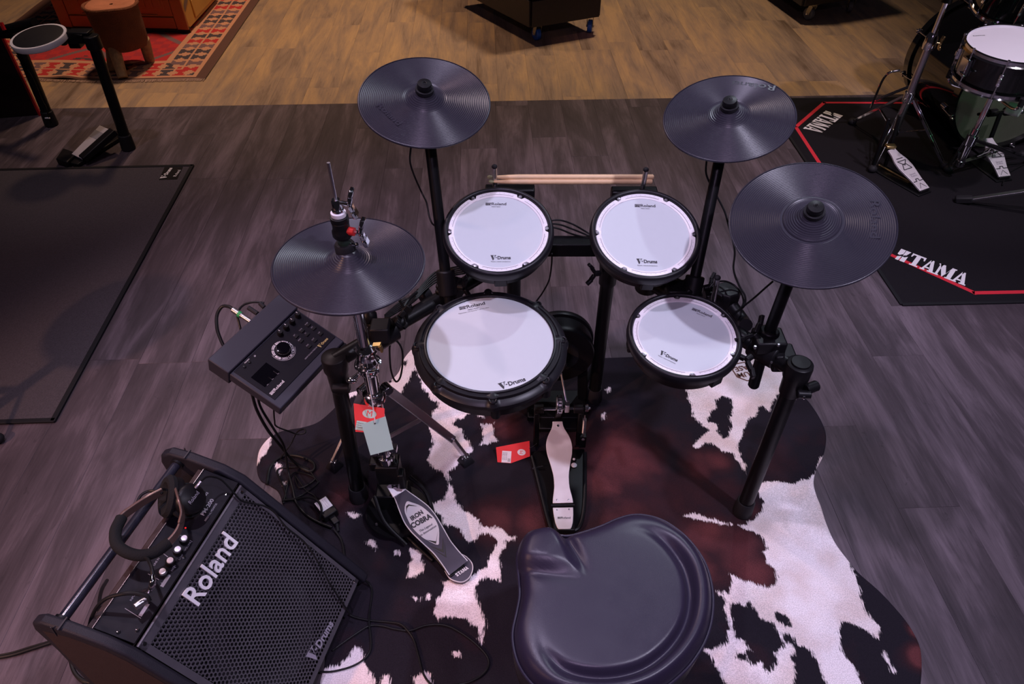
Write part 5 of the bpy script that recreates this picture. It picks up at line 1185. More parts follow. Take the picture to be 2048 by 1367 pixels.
C('cable', 'looped black cable behind the floor tom clamp', [(1418,576,.62),(1430,565,.63),(1450,562,.63),(1468,570,.62),(1482,585,.61),(1487,604,.60),(1480,618,.60),(1470,624,.60)], .0024)
CY('cable', 'thin black cable dropping from the centre bar behind the snare', [(1104,507,1.56),(1103,530,1.58),(1098,560,1.6),(1085,585,1.6),(1070,607,1.6),(1055,640,1.6)], .0024)
for k in range(3):
    CY('cable', ('upper','middle','lower')[k]+' of three black cables strung between the two rear toms', [(1100,441+6*k,1.50),(1120,440+9*k,1.50),(1145,448+10*k,1.51),(1170,462+6*k,1.51),(1190,474+2*k,1.50)], .0024)
for k in range(5):
    C('cable', ('topmost','second highest','middle','second lowest','lowest')[k]+' cable of the bundle along the left side bar', [(930,530+4*k,.60),(900,536+4*k,.60),(870,545+5*k,.60),(848,566+4*k,.60),(828,590+3*k,.60),(800,604+4*k,.60),(770,630+2*k,.60)], .0024)
for k in range(4):
    C('cable', ('topmost','second highest','second lowest','lowest')[k]+' cable of the bundle below the right tom', [(1340,553+4*k,.60),(1355,557+4*k,.60),(1375,568+3*k,.59),(1395,576+3*k,.59),(1404,592-2*k,.59)], .0024)
C('cable', 'hook-shaped black cable over the left side bar', [(833,584,.61),(818,598,.62),(808,615,.62),(810,635,.61),(813,650,.60),(808,656,.60)], .0042)
C('cable', 'short black cable curling down from under the hi-hat pad', [(796,596,.66),(806,612,.64),(814,630,.62),(813,648,.60)], .003)
C('cable', 'loop of thin black cable hanging beside the hi-hat stand', [(752,677,.58),(780,676,.57),(779,700,.53),(782,740,.47),(791,762,.44),(800,755,.45),(805,728,.49),(804,700,.53),(795,683,.56),(780,677,.58)], .0024)
C('cable', 'thick black cable arching out of the jack plug behind the module', [(468,620,.586),(458,613,.589),(444,613,.585),(434,630,.570),(434,655,.552),(440,675,.535),(448,692,.520),(462,710,.500),(480,735,.47)], .0042)
C('cable', 'thin black cable curving behind the module', [(528,605,.582),(505,604,.584),(485,611,.578),(475,628,.566),(478,645,.552),(483,662,.535),(495,685,.50)], .0028)
C('cable', 'long thick cable falling from under the module and coiling on the rug', [(503,783,.40),(514,820,.32),(536,860,.22),(560,890,.12),(580,915,.05),(600,933,.014),(618,942,.010),(628,938,.010),(626,925,.010),(605,914,.010),(580,910,.010),(558,915,.010),(540,935,.008),(534,968,.008)], .0042)
C('cable', 'second long cable falling beside the thick one to the adapter', [(514,783,.40),(522,815,.32),(548,858,.22),(568,892,.12),(576,940,.03),(585,975,.012),(592,1003,.010),(612,1028,.010),(640,1045,.012),(664,1054,.014)], .0034)
C('cable', 'thin black cable with a small bow hanging from the module', [(547,812,.36),(549,840,.30),(553,852,.27),(578,862,.22),(596,868,.20),(610,865,.20),(608,858,.20),(594,864,.18),(580,890,.08),(562,915,.012),(572,922,.010),(598,930,.010),(618,937,.010)], .0022)
C('cable', 'thin cable looping on the rug left of the rack leg', [(575,1002,.008),(568,975,.008),(555,945,.008),(560,936,.008),(580,934,.008),(612,936,.010),(632,958,.008),(635,966,.008),(618,980,.008),(598,992,.008),(575,1000,.008)], .0024)
C('cable', 'thin cable zigzagging on the rug above the adapter', [(567,1006,.008),(576,965,.008),(583,948,.010),(600,944,.008),(630,957,.008),(600,975,.008),(590,950,.008),(612,980,.008),(628,990,.008),(640,1008,.009)], .0022)
C('cable', 'short thick cable arching over the adapter', [(565,1000,.010),(595,997,.012),(618,994,.03),(636,1002,.042),(643,1018,.040),(639,1040,.012)], .0036)
C('cable', 'power lead from the adapter down behind the amplifier', [(668,1058,.012),(680,1074,.010),(686,1090,.010),(688,1105,.010),(690,1120,.008)], .0034)
C('cable', 'black cable forming a big loop on the rug in front of the amplifier', [(665,1300,.010),(680,1289,.009),(710,1268,.009),(739,1251,.009),(765,1251,.009),(790,1257,.009),(820,1260,.009),(848,1251,.009),(874,1248,.009),(900,1253,.009),(930,1270,.009),(955,1290,.009),(974,1312,.009),(977,1330,.009),(965,1348,.009),(940,1362,.009),(915,1368,.009),(880,1374,.009)], .0026)
C('cable', 'black cable winding down the rug to the bottom edge', [(698,1228,.012),(712,1234,.010),(740,1240,.009),(775,1243,.009),(800,1247,.013),(815,1260,.014),(828,1280,.009),(838,1315,.009),(846,1345,.009),(860,1366,.009),(880,1380,.009)], .0026)
C('cable', 'thin cable curving round the lower corner of the amplifier', [(728,1158,.03),(740,1170,.012),(744,1185,.009),(740,1215,.009),(738,1240,.013),(742,1285,.009),(738,1305,.009),(722,1322,.009),(698,1334,.009),(665,1342,.009),(640,1343,.009)], .0024)
C('cable', 'reddish-lit black cable running off the left edge of the floor', [(-30,1318,.005),(20,1310,.005),(60,1298,.005),(100,1285,.005),(136,1272,.006),(180,1262,.01)], .0048)
C('cable', 'thin black cable running beside the thick one at the left edge', [(-30,1314,.004),(20,1305,.004),(60,1293,.004),(100,1281,.004),(140,1268,.004)], .0022)
C('cable', 'black cable bent round the rear of the amplifier', [(152,1280,.02),(144,1300,.008),(142,1322,.006),(150,1345,.006),(166,1360,.006),(190,1364,.006),(240,1362,.006)], .0048)
C('cable', 'short black cable end by the bottom left of the amplifier', [(160,1372,.006),(180,1362,.006),(205,1347,.006),(225,1338,.006)], .0036)
C('cable', 'black cable leaving the rear of the amplifier under the carry bar', [(214,1160,.20),(203,1180,.25),(198,1210,.30),(200,1235,.34)], .0040)
C('cable', 'black cable arching from the input plug over the panel', [(300,1201,.440),(294,1192,.448),(270,1186,.455),(245,1187,.458),(215,1195,.45),(195,1212,.43),(183,1235,.40),(178,1256,.36)], .0038)
C('headphone_cord', 'headphone cord rising from the ribbed chrome plug', [(306,1150,.470),(304,1138,.474),(300,1126,.472),(294,1116,.466),(280,1112,.460)], .0034)
C('headphone_cord', 'thin headphone cord running over the grille to the floor', [(402,962,.476),(412,954,.468),(426,953,.452),(444,960,.430),(466,983,.398),(482,1000,.372),(505,1006,.352),(530,1012,.335),(550,1025,.312),(572,1053,.278),(610,1085,.232),(640,1130,.178),(662,1170,.135),(700,1228,.040)], .0022)
C('headphone_cord', 'short cord loop above the headband', [(272,1010,.45),(282,990,.46),(300,981,.462),(318,983,.464),(325,986,.462)], .0030)
# ================================================================= BACKGROUND LEFT
# second rack with practice pad
Lf1, Lf2 = A(258,298), A(104,250)
T1 = AY(186,84,Lf1.y); T2 = AY(28,66,Lf2.y)
t = thing('practice_rack', 'black tube rack of the second electronic kit, upper left', 'drum rack', Lf1)
for b_, t_ in ((Lf1,T1),(Lf2,T2)):
    g = part('leg', MB().cyl(b_+(t_-b_)*.04, t_, .025, n=24), M_blk, t)
    part('rubber_foot', MB().lathe([(0,0),(.033,0),(.033,.01),(.030,.07),(.026,.075)], 24, frame(b_+Vector((0,0,.006)), t_-b_)), M_rub, g)
jt = A(163,74,T1.z+.02)
part('corner_joint', MB().cyl(T1-Vector((0,0,.03)), T1+Vector((0,0,.03)), .034, n=20).box(A(163,72,T1.z+.02), (.10,.06,.05)).ball(A(190,84,T1.z), .018), M_blkp, t, bevel=.005)
part('pad_arm', MB().beam(A(128,66,T1.z+.03), A(170,76,T1.z+.02), .035, .035), M_blk, t, bevel=.004)
part('pad_clamp', MB().ball(A(125,80,T1.z-.03), .026, 12).ball(A(112,84,T1.z-.03), .020, 12).box(A(150,80,T1.z), (.05,.05,.06)), M_blkp, t, bevel=.004)
part('top_bar', MB().cyl(T2, T2+Vector((-.5,-.02,.0)), .024, n=20).cyl(T2+Vector((-.1,0,0)), A(70,45,T1.z+.02), .022, n=20), M_blk, t)
part('loose_wire', MB().tube([AY(32,110,Lf2.y), AY(62,150,Lf2.y-.03), AY(84,200,Lf2.y-.03), AY(92,215,Lf2.y-.03), AY(100,245,Lf2.y-.03)], .003, 6), M_cable, t)
part('leg_band', MB().cyl(AY(95,236,Lf2.y-.03)-Vector((.012,0,0)), AY(95,236,Lf2.y-.03)+Vector((.012,0,0)), .004, n=8), M_whoop, t)
pcn = A(77,73,T1.z+.035); pnn = nrm(-3,-6); M = frame(pcn, pnn)
t = thing('practice_pad', 'round dark drum pad with white rim on the rack, upper left', 'drum pad', M=M)
part('white_rim', MB().lathe([(.105,.002),(.118,.002),(.120,-.004),(.120,-.020),(.115,-.024),(.02,-.026),(.0,-.026)], 64, M), M_whoop, t)
part('striking_surface', MB().lathe([(0,.006),(.100,.006),(.106,.003),(.107,-.004)], 64, M), M_rub, t)
# pedal of that kit
t = thing('kick_pedal', 'silver and black foot pedal beside the rack leg, upper left', 'drum pedal', A(135,332))
he, to = A(152,312,.035), A(208,254,.11)
fb, Mf, up2, *_ = board(he, to, [(0,.038),(.2,.038),(.8,.036),(1,.036)], M_silv, 'footboard', .012, parent=t)
dark = board(he.lerp(to,.62)+up2*.001, he.lerp(to,.84)+up2*.001, [(0,.036),(.4,.034),(1,.036)], M_gap, 'worn_patch', .001, parent=fb, bev=0)
part('heel_block', MB().prism([(p.x, p.y) for p in [A(117,330),A(140,337),A(160,318),A(132,308)]], .002, .035), M_blkp, t, bevel=.006)
part('base_plate', MB().beam(A(140,328,.012), A(240,265,.012), .10, .018).beam(A(165,318,.03), A(228,262,.10), .045, .030), M_blkp, t, bevel=.004)
# dark case with red trim
t = thing('dark_case', 'tall black case with red edge strips at the left edge of the view', 'case', A(80,232))
cb = A(80,230); hx = .74
dl2 = Vector((-.98,-.2,0))
mb = MB().prism([(p.x, p.y) for p in (cb, cb+dl2*.5, cb+dl2*.5+Vector((-.2,.3,0)), cb+Vector((-.22,.30,0)))], 0, hx); part('case_body', mb, M_dkred, t, bevel=.006)
part('edge_strip', MB().beam(cb+Vector((.004,-.004,0)), cb+Vector((.004,-.004,hx)), .012, .012, (0,1,0)), M_redtrim, t)
p = cb+dl2*.22+Vector((0,-.006,0)); part('edge_strip', MB().beam(p+Vector((0,0,.04)), p+Vector((0,0,.28)), .010, .010, (0,1,0)), M_redtrim, t)
part('edge_strip', MB().beam(A(2,45,.55)+Vector((0,0,0)), A(9,60,.52), .012, .012, (0,1,0)), M_redtrim, t)
# stool
sx0, sy0 = -2.29, 4.27; t = thing('hide_stool', 'hide-covered stool with stubby birch legs standing on the kilim rug', 'stool', (sx0, sy0, 0))
pr_ = [(0,.13),(.09,.12),(.115,.13),(.128,.17),(.134,.24),(.138,.32),(.142,.36)]
def wob(r, k, z): return r*(1+.03*math.sin(3*k+z*9)+.02*math.sin(5*k+1))
rings = [[Vector((sx0+wob(r,2*math.pi*k/40,z)*math.cos(2*math.pi*k/40), sy0+wob(r,2*math.pi*k/40,z)*math.sin(2*math.pi*k/40), z)) for k in range(40)] for r, z in pr_[1:]]
part('hide_cover', MB().rings(rings), M_hide, t, smooth=60)
rings = [[Vector((sx0+wob(r,2*math.pi*k/40,.36)*math.cos(2*math.pi*k/40), sy0+wob(r,2*math.pi*k/40,.36)*math.sin(2*math.pi*k/40), z)) for k in range(40)] for r, z in ((.140,.362),(.125,.374),(.08,.366),(.01,.362))]
part('seat_top', MB().rings(rings), M_hider, t, smooth=60)
part('rolled_edge', MB().tube([(sx0+wob(.142,a,.36)*math.cos(a), sy0+wob(.142,a,.36)*math.sin(a), .364+.004*math.sin(4*a)) for a in np.linspace(0,6.283,33)], .010, 8, False), M_hide, t)
for top_, ft in (((sx0-.03,sy0-.09,.15),A(243,148,.035)),((sx0+.10,sy0+.03,.16),A(297,114,.035)),((sx0-.10,sy0+.05,.16),A(222,135,.035))):
    part('leg', MB().cyl(ft-Vector((0,0,.025)), top_, .028, .034, n=14), M_bark, t, bevel=.004)
# pine cabinet
c0, c1, c2 = A(381,64,.012), A(128,58,.012), A(446,-8,.012)
fx = (c1-c0); fx.z = 0; wF = fx.length; fx.normalize(); sy_ = (c2-c0); sy_.z = 0; dS = .62; sy_.normalize()
t = thing('pine_cabinet', 'orange pine cabinet with drawer fronts standing on the kilim rug', 'cabinet', c0)
mb = MB().prism([(p.x, p.y) for p in (c0, c0+sy_*dS, c0+sy_*dS+fx*wF, c0+fx*wF)], .035, .80); part('carcass', mb, M_pine2, t, bevel=.003)
nF = Vector((fx.y, -fx.x, 0)); nF = nF if nF.y < 0 else -nF
mb = MB().prism([(p.x, p.y) for p in (c0+nF*-.01, c0+fx*wF+nF*-.01, c0+fx*wF+nF*.0, c0+nF*.0)], .0, .045); part('plinth', mb, M_crate, t)
def fpanel(u0, u1, z0, z1, th, m_, name, par=None, bev=.003):
    a, b_ = c0+fx*u0, c0+fx*u1; mb = MB().prism([(p.x, p.y) for p in (a+nF*.001, b_+nF*.001, b_+nF*th, a+nF*th)], z0, z1); return part(name, mb, m_, par or t, bevel=bev)
fpanel(.0,.075,.03,.80,.014,M_pine,'stile'); fpanel(wF-.075,wF,.03,.80,.014,M_pine,'stile'); fpanel(.40,.46,.03,.80,.014,M_pine,'stile')
for u0, u1 in ((.08,.395),(.465,wF-.08)):
    fpanel(u0,u1,.035,.105,.013,M_pine,'rail'); d_ = fpanel(u0,u1,.115,.33,.012,M_pine,'drawer'); fpanel(u0+.04,u1-.04,.150,.300,.017,M_pine,'drawer_moulding',d_)
    nb = 4
    for k in range(nb):
        w_ = (u1-u0-.11)/nb; fpanel(u0+.055+k*w_+.002,u0+.055+(k+1)*w_-.002,.165,.285,.021,M_pine,'panel_board',d_,.002)
    fpanel(u0+.1,u1-.1,.118,.122,.0175,M_goldp,'scratch_line' if False else 'inlay_line',d_,0)
sd_ = Vector((-sy_.y, sy_.x, 0)); sd_ = sd_ if sd_.x > 0 else -sd_
for u0, z0, z1, ln_ in ((.01,.16,.22,.05),(.20,.20,.26,.0)):
    a = c0+sy_*u0+sd_*.002; mb = MB().add([a+Vector((0,0,z0)), a+sy_*.09+Vector((0,0,z1)), a+sy_*.09+Vector((0,0,z1-.05)), a+Vector((0,0,z0-.035))], [(0,1,2,3)]); part('corner_iron', mb, M_steelp, t, smooth=0)
for z0 in (.06,.19):
    a = c0+sy_*.13+sd_*.001; mb = MB().prism([(p.x, p.y) for p in (a, a+sy_*(dS-.18), a+sy_*(dS-.18)+sd_*.010, a+sd_*.010)], z0, z0+.11); part('side_panel', mb, M_pine2, t, bevel=.003)
# ================================================================= BACKGROUND CENTRE: crates on castors
def crate(name, label, near, right, left, zb, H, wheels, wcol, deep):
    n0, r0, l0 = A(*near, zb), A(*right, zb), A(*left, zb)
    ex = (r0-n0); ex.z = 0; wx = ex.length; ex.normalize(); ey = (l0-n0); ey.z = 0; ey.normalize()
    t = thing(name, label, 'crate', (n0.x, n0.y, 0), group='stained wood crates on castors')
    P4 = [n0, r0, r0+ey*deep, n0+ey*deep]
    q0 = 0
    for k, (z0, z1) in enumerate(((zb, zb+.155), (zb+.162, zb+.32), (zb+.327, H))):
        for a, b_ in ((0,1),(1,2),(2,3),(3,0)):
            p, q_ = P4[a].copy(), P4[b_].copy(); nn = Vector(((q_-p).y, -(q_-p).x, 0)).normalized()
            mb = MB().prism([(v.x, v.y) for v in (p, q_, q_+nn*.016, p+nn*.016)], z0, z1); part('board', mb, M_crate, t, bevel=.002)
    mb = MB().prism([(v.x, v.y) for v in P4], zb+.005, zb+.02); part('bottom_panel', mb, M_crate, t)
    mb = MB().prism([(v.x, v.y) for v in P4], H-.02, H); part('lid', mb, M_crate, t, bevel=.004)
    for (px, py, ang_) in wheels:
        c_ = A(px, py, .040); R_ = Matrix.Rotation(ang_, 3, 'Z')
        ax_ = R_ @ Vector((1,0,0)); fw = R_ @ Vector((0,1,0))
        g = part('castor', MB().box((c_.x-fw.x*.015,c_.y-fw.y*.015,zb-.004), (.085,.085,.006), R_).cyl((c_.x-fw.x*.02,c_.y-fw.y*.02,zb-.02),(c_.x-fw.x*.02,c_.y-fw.y*.02,zb-.004),.02,n=14)
            .beam(Vector((c_.x,c_.y,.04))+ax_*.020, Vector((c_.x,c_.y,zb-.018))+ax_*.020-fw*.02, .032, .003, ax_).beam(Vector((c_.x,c_.y,.04))-ax_*.020, Vector((c_.x,c_.y,zb-.018))-ax_*.020-fw*.02, .032, .003, ax_), M_zinc, t, bevel=.001)
        part('wheel', MB().cyl(c_-ax_*.015, c_+ax_*.015, .040, n=28), wcol, g, bevel=.005)
        part('axle_bolt', MB().cyl(c_-ax_*.026, c_+ax_*.026, .006, n=10), M_chrome, g)
    return t
crate('wheeled_crate', 'dark stained crate on blue-wheeled castors at the top centre', (1062,54), (1196,32), (958,0), .125, .75, [(1073,67,.5),(1180,52,-.2)], M_blue, .9)
crate('wheeled_crate', 'dark crate on grey castors at the top right', (1606,12), (1722,-6), (1545,-30), .12, .70, [(1618,27,.5),(1700,12,-.2)], M_greyw, .8)
# ================================================================= BACKGROUND RIGHT: acoustic kit
bc = Vector((2.39,3.28,.285)); ba = Vector((.06,-1,0)).normalized(); M = frame(bc, ba, (1,0,0))    # z axis towards the drummer
t = thing('bass_drum', 'glossy black bass drum with a clear green-lit batter head, upper right', 'drum', (bc.x, bc.y, 0))
part('shell', MB().lathe([(.268,-.46),(.272,-.46),(.272,-.01),(.268,-.01),(.268,-.46)], 96, M), M_lacq, t)
part('batter_hoop', MB().lathe([(.268,-.012),(.284,-.014),(.285,.030),(.274,.031),(.273,.004),(.268,.002)], 96, M), M_lacq, t)
part('front_hoop', MB().lathe([(.268,-.452),(.284,-.450),(.285,-.492),(.274,-.494),(.268,-.466)], 96, M), M_lacq, t)
part('batter_head', MB().lathe([(0,.004),(.2,.004),(.272,.004)], 96, M), M_clear, t)
part('resonant_head', MB().lathe([(0,-.464),(.2,-.464),(.272,-.464)], 96, M), M_lacq, t)
for k in range(8):
    a = math.radians(22.5+45*k); ca, sa = math.cos(a), math.sin(a)
    for zc_ in (-.075,-.385):
        p = xf(M, .284*ca, .284*sa, zc_); q_ = xf(M, .292*ca, .292*sa, .03 if zc_ > -.2 else -.49)
        g = part('lug', MB().cyl(xf(M,.272*ca,.272*sa,zc_-.02), xf(M,.272*ca,.272*sa,zc_+.02), .014, n=12).cyl(p, q_, .0035, n=8), M_chrome, t, bevel=.002)
        zz_ = .026 if zc_ > -.2 else -.486
        part('claw', MB().box(xf(M,.286*ca,.286*sa,zz_), (.020,.026,.014), M.to_3x3() @ Matrix.Rotation(a,3,'Z')).cyl(xf(M,.293*ca,.293*sa,zz_), xf(M,.293*ca,.293*sa,zz_+(.02 if zz_>0 else -.02)), .005, n=8), M_chrome, g, bevel=.002)
for s in (-1,1):
    part('spur', MB().cyl(xf(M,s*.24,-.12,-.38), (bc.x+s*.36-.03,bc.y+.5,.008), .008, n=10), M_chrome, t)
# tom on the bass drum
tc_ = Vector((2.27,3.40,.80)); tn = nrm(-8,-20); M = frame(tc_, tn)
def adrum(name, label, M, R, H, nl, off=0, head=M_skin):
    t = thing(name, label, 'drum', M=M)
    part('shell', MB().lathe([(R,-.008),(R,-H+.008),(R-.006,-H+.008),(R-.006,-.008)], 72, M), M_lacq, t)
    for z0, z1, nm in ((.008,-.016,'top_hoop'),(-H+.016,-H-.008,'bottom_hoop')):
        part(nm, MB().lathe([(R+.001,z0-.002),(R+.004,z0),(R+.010,z0-.001),(R+.006,z0-.006),(R+.006,z1+.006),(R+.014,z1),(R+.004,z1-.001),(R+.001,z0-.002)] if z0 > 0 else [(R+.001,z1+.002),(R+.004,z1),(R+.010,z1+.001),(R+.006,z1+.006),(R+.006,z0-.006),(R+.014,z0),(R+.004,z0+.001),(R+.001,z1+.002)], 72, M), M_chrome, t)
    part('batter_head', MB().lathe([(0,.0),(R-.01,.0),(R+.002,-.003)], 72, M), head, t)
    part('bottom_head', MB().lathe([(0,-H),(R,-H)], 72, M), M_clear, t)
    for k in range(nl):
        a = math.radians(off+360/nl*k); ca, sa = math.cos(a), math.sin(a)
        g = part('lug', MB().cyl(xf(M,(R+.010)*ca,(R+.010)*sa,-H*.42), xf(M,(R+.010)*ca,(R+.010)*sa,-H*.58), .009, n=12).box(xf(M,(R+.006)*ca,(R+.006)*sa,-H*.5), (.016,.016,H*.34), M.to_3x3() @ Matrix.Rotation(a,3,'Z')), M_chrome, t, bevel=.003)
        part('tension_rod', MB().cyl(xf(M,(R+.010)*ca,(R+.010)*sa,.006), xf(M,(R+.010)*ca,(R+.010)*sa,-H-.004), .0028, n=8).cyl(xf(M,(R+.010)*ca,(R+.010)*sa,.002), xf(M,(R+.010)*ca,(R+.010)*sa,.012), .0052, n=8), M_chrome, g)
    return t
adrum('rack_tom', 'glossy black tom drum above the bass drum in the top right corner', M, .150, .19, 6, 20)
part('tom_mount', MB().cyl((2.30,3.46,.56),(2.30,3.50,.74),.014,n=14).cyl((2.30,3.58,.56),(2.30,3.60,.70),.010,n=12).box((2.30,3.46,.56),(.04,.05,.02)), M_chrome, bpy.data.objects['bass_drum'], bevel=.002)
sM = Vector((2.065,2.955,.625)); sn_ = nrm(-3,-3); M = frame(sM, sn_)
ts = adrum('snare_drum', 'glossy black snare drum with bright white head on its chrome stand, upper right', M, .178, .145, 8, 12)
a_ = math.radians(188); p = xf(M, .186*math.cos(a_), .186*math.sin(a_), -.07)
part('strainer', MB().box(p, (.02,.045,.075), M.to_3x3() @ Matrix.Rotation(a_,3,'Z')).beam(p+Vector((-.012,-.005,-.02)), p+Vector((-.02,-.05,-.02)), .012, .008), M_chrome, ts, bevel=.003)
flatpart('lettering', text_mb('tama', .012, V(M,-.10,.10), lift=.001, width=.05), M_ink, ts)
# snare stand
sb = A(1985,338); zt_ = .46
t = thing('snare_stand', 'chrome tripod stand holding the acoustic snare drum', 'drum stand', (2.07,2.95,0)); sx2, sy2 = 2.07, 2.95
part('stand_tube', MB().cyl((sx2,sy2,.12),(sx2,sy2,zt_-.04),.012,n=18).cyl((sx2,sy2,.10),(sx2,sy2,.26),.015,n=18), M_chrome, t)
for k in range(3):
    a = math.radians(30+120*k); d_ = Vector((math.cos(a), math.sin(a), 0)); c_ = Vector((sx2,sy2,zt_-.04))
    g = part('basket_arm', MB().tube([c_, c_+d_*.10+Vector((0,0,.0)), c_+d_*.175+Vector((0,0,.012)), c_+d_*.190+Vector((0,0,.06))], .006, 10), M_chrome, t)
    part('rubber_grip', MB().cyl(c_+d_*.19+Vector((0,0,.03)), c_+d_*.19+Vector((0,0,.062)), .011, n=12), M_rub, g)
def tripod(t, bx, by, zhub, feet, zlow=.12, m_=None):
    b = Vector((bx, by, 0))
    part('hub', MB().cyl(b+Vector((0,0,zhub-.02)), b+Vector((0,0,zhub+.03)), .024, n=18), M_chrome, t, bevel=.003)
    part('lower_collar', MB().cyl(b+Vector((0,0,zlow-.015)), b+Vector((0,0,zlow+.015)), .020, n=18), M_chrome, t, bevel=.003)
    for f in feet:
        f = Vector(f); f.z = .018; d_ = (f-b); d_.z = 0; L_ = d_.length; d_.normalize(); st = b+Vector((0,0,zhub))+d_*.025; sd = Vector((-d_.y, d_.x, 0))
        g = part('tripod_leg', MB().beam(st+sd*.008, f+sd*.008, .004, .012).beam(st-sd*.008, f-sd*.008, .004, .012), m_ or M_chrome, t, bevel=.001)
        mid = st.lerp(f, .45); part('brace', MB().beam(mid, b+Vector((0,0,zlow))+d_*.018, .012, .003), M_chrome, g)
        part('rubber_foot', MB().ball(f+Vector((0,0,.002)), .022, 12, (1,1,.85)), M_rub, g)
tripod(t, sx2, sy2, .20, [A(1893,345), A(2055,330), A(2040,316)], .09)
# cymbal / hi-hat stand with long pole
hx2, hy2 = 1.879, 3.239
t = thing('hi_hat_stand', 'tall chrome hi-hat stand with splayed legs beside the bass drum, upper right', 'cymbal stand', (hx2,hy2,0))
part('upper_tube', MB().cyl((hx2,hy2,.50),(hx2,hy2,.86),.0115,n=20), M_chrome, t)
part('lower_tube', MB().cyl((hx2,hy2,.08),(hx2,hy2,.52),.0165,n=20), M_chromd, t)
part('pull_rod', MB().cyl((hx2,hy2,.80),(hx2,hy2,1.05),.004,n=10), M_chrome, t)
g = part('height_clamp', MB().lathe([(.016,.50),(.026,.50),(.028,.52),(.026,.555),(.018,.57),(.0115,.57)], 20, Matrix.Translation((hx2,hy2,0))), M_chrome, t)
wing(Vector((hx2+.02,hy2-.01,.53)), M_gold, g); part('seat_cup', MB().cyl((hx2,hy2,.70),(hx2,hy2,.745),.022,n=18), M_blkp, t)
tripod(t, hx2, hy2, .27, [A(1702,250), A(1742,345), A(1885,338)], .10)
fp = [A(1800,140,.40), A(1772,150,.37), A(1752,190,.22), A(1742,215,.13)]
part('memory_rod', MB().tube(fp, .0055, 10), M_chrome, t)
# hi-hat cymbals of the acoustic kit (brass edge at the top of the view)
cc_ = Vector((hx2, hy2, .775)); M = frame(cc_, (0,0,1))
th_ = thing('hi_hat_cymbals', 'pair of brass hi-hat cymbals cut off by the top edge, upper right', 'cymbal', M=M)
part('bottom_cymbal', MB().lathe([(.01,-.022),(.04,-.018),(.06,-.006),(.178,.0),(.178,.0012),(.06,-.0045),(.04,-.016),(.01,-.020)], 72, M), M_brass, th_)
part('top_cymbal', MB().lathe([(.01,.040),(.04,.036),(.06,.022),(.178,.008),(.178,.0094),(.06,.0235),(.04,.0375),(.01,.0415)], 72, M), M_brass, th_)
# pedals of the acoustic kit
def apedal(label, name, heel, toe, px_hinge, base_pts, cat='drum pedal'):
    t = thing(name, label, cat, A(*heel[:2]))
    hpt, tpt = A(*heel), A(*toe)
    fb, Mf, up3, *_ = board(hpt, tpt, [(0,.030),(.10,.031),(.22,.031),(.35,.036),(.55,.044),(.72,.040),(.86,.026),(1,.022)], M_silv, 'footboard', .008, parent=t)
    def pt(u, v): return hpt.lerp(tpt, u)+(Mf.to_3x3() @ Vector((1,0,0)))*v+up3*.0012
    def line(u0,v0,u1,v1,w=.004): return MB().beam(pt(u0,v0), pt(u1,v1), w, .0004, up3)
    for pl_ in (line(.50,-.026,.50,.026), line(.50,-.026,.62,-.010), line(.50,.026,.62,.010), line(.62,-.010,.62,.010), line(.70,-.026,.70,.026), line(.70,-.026,.59,.0), line(.70,.026,.59,.0), line(.76,-.02,.76,.02), line(.20,-.03,.20,-.008), line(.20,.008,.20,.03), line(.20,-.008,.25,-.008), line(.20,.008,.25,.008), line(.25,-.008,.25,.008), line(.15,0,.04,-.018,.0016), line(.15,0,.04,.018,.0016)): flatpart('printed_line', pl_, M_ink, fb)
    flatpart('lettering', merge(*[text_mb(s_, .011, frame(pt(.37-.045*k,0), up3, Mf.to_3x3() @ Vector((1,0,0))), width=.034) for k, s_ in enumerate(('Speed','Cobra'))]), M_greyp, fb)
    ax_ = (tpt-hpt); ax_.z = 0; ax_.normalize(); sd = Vector((ax_.y,-ax_.x,0)); b0 = Vector((hpt.x,hpt.y,0)); L_ = (tpt-hpt).length
    part('base_frame', MB().beam(b0-sd*.0+ax_*-.01+Vector((0,0,.008)), b0+ax_*L_+Vector((0,0,.008)), .085, .010), M_blk, t, bevel=.003)
    part('heel_block', MB().beam(b0+Vector((0,0,.014))-ax_*.004, b0+ax_*.05+Vector((0,0,.014)), .055, heel[2]*.9), M_blkp, t, bevel=.003)
    return t, ax_, sd, b0, L_
tp, ax_, sd, b0, L_ = apedal('white footboard pedal of the acoustic hi-hat stand, nearer the felt mat lettering', 'hi_hat_pedal', (1850,378,.03), (1783,298,.12), None, None)
for s in (-1,1): part('side_post', MB().beam(b0+ax_*(L_+.01)+sd*.045*s+Vector((0,0,.01)), b0+ax_*(L_+.03)+sd*.035*s+Vector((0,0,.26)), .014, .016, (0,1,0)), M_blk, tp, bevel=.003)
part('gold_strut', MB().cyl(A(1758,330,.02), A(1835,372,.012), .005, n=10), M_gold, tp); part('toe_clip', MB().box(A(1781,292,.13), (.045,.03,.012)), M_gold, tp, bevel=.002)
tp, ax_, sd, b0, L_ = apedal('white footboard bass drum pedal in front of the green-lit drum head', 'bass_drum_pedal', (2010,352,.03), (1977,276,.13), None, None)
for s in (-1,1): part('side_post', MB().beam(b0+ax_*(L_+.0)+sd*.055*s+Vector((0,0,.01)), b0+ax_*(L_+.02)+sd*.045*s+Vector((0,0,.24)), .016, .016, (0,1,0)), M_blk, tp, bevel=.003)
xa = b0+ax_*(L_+.02)+Vector((0,0,.235)); part('axle', MB().cyl(xa-sd*.075, xa+sd*.085, .007, n=12).cyl(xa+sd*.07, xa+sd*.10, .02, n=16).cyl(xa-sd*.02, xa+sd*.02, .018, n=14), M_blkp, tp)
bh = A(2030,217,.33); g = part('beater_shaft', MB().cyl(xa, bh, .004, n=10), M_chrome, tp)
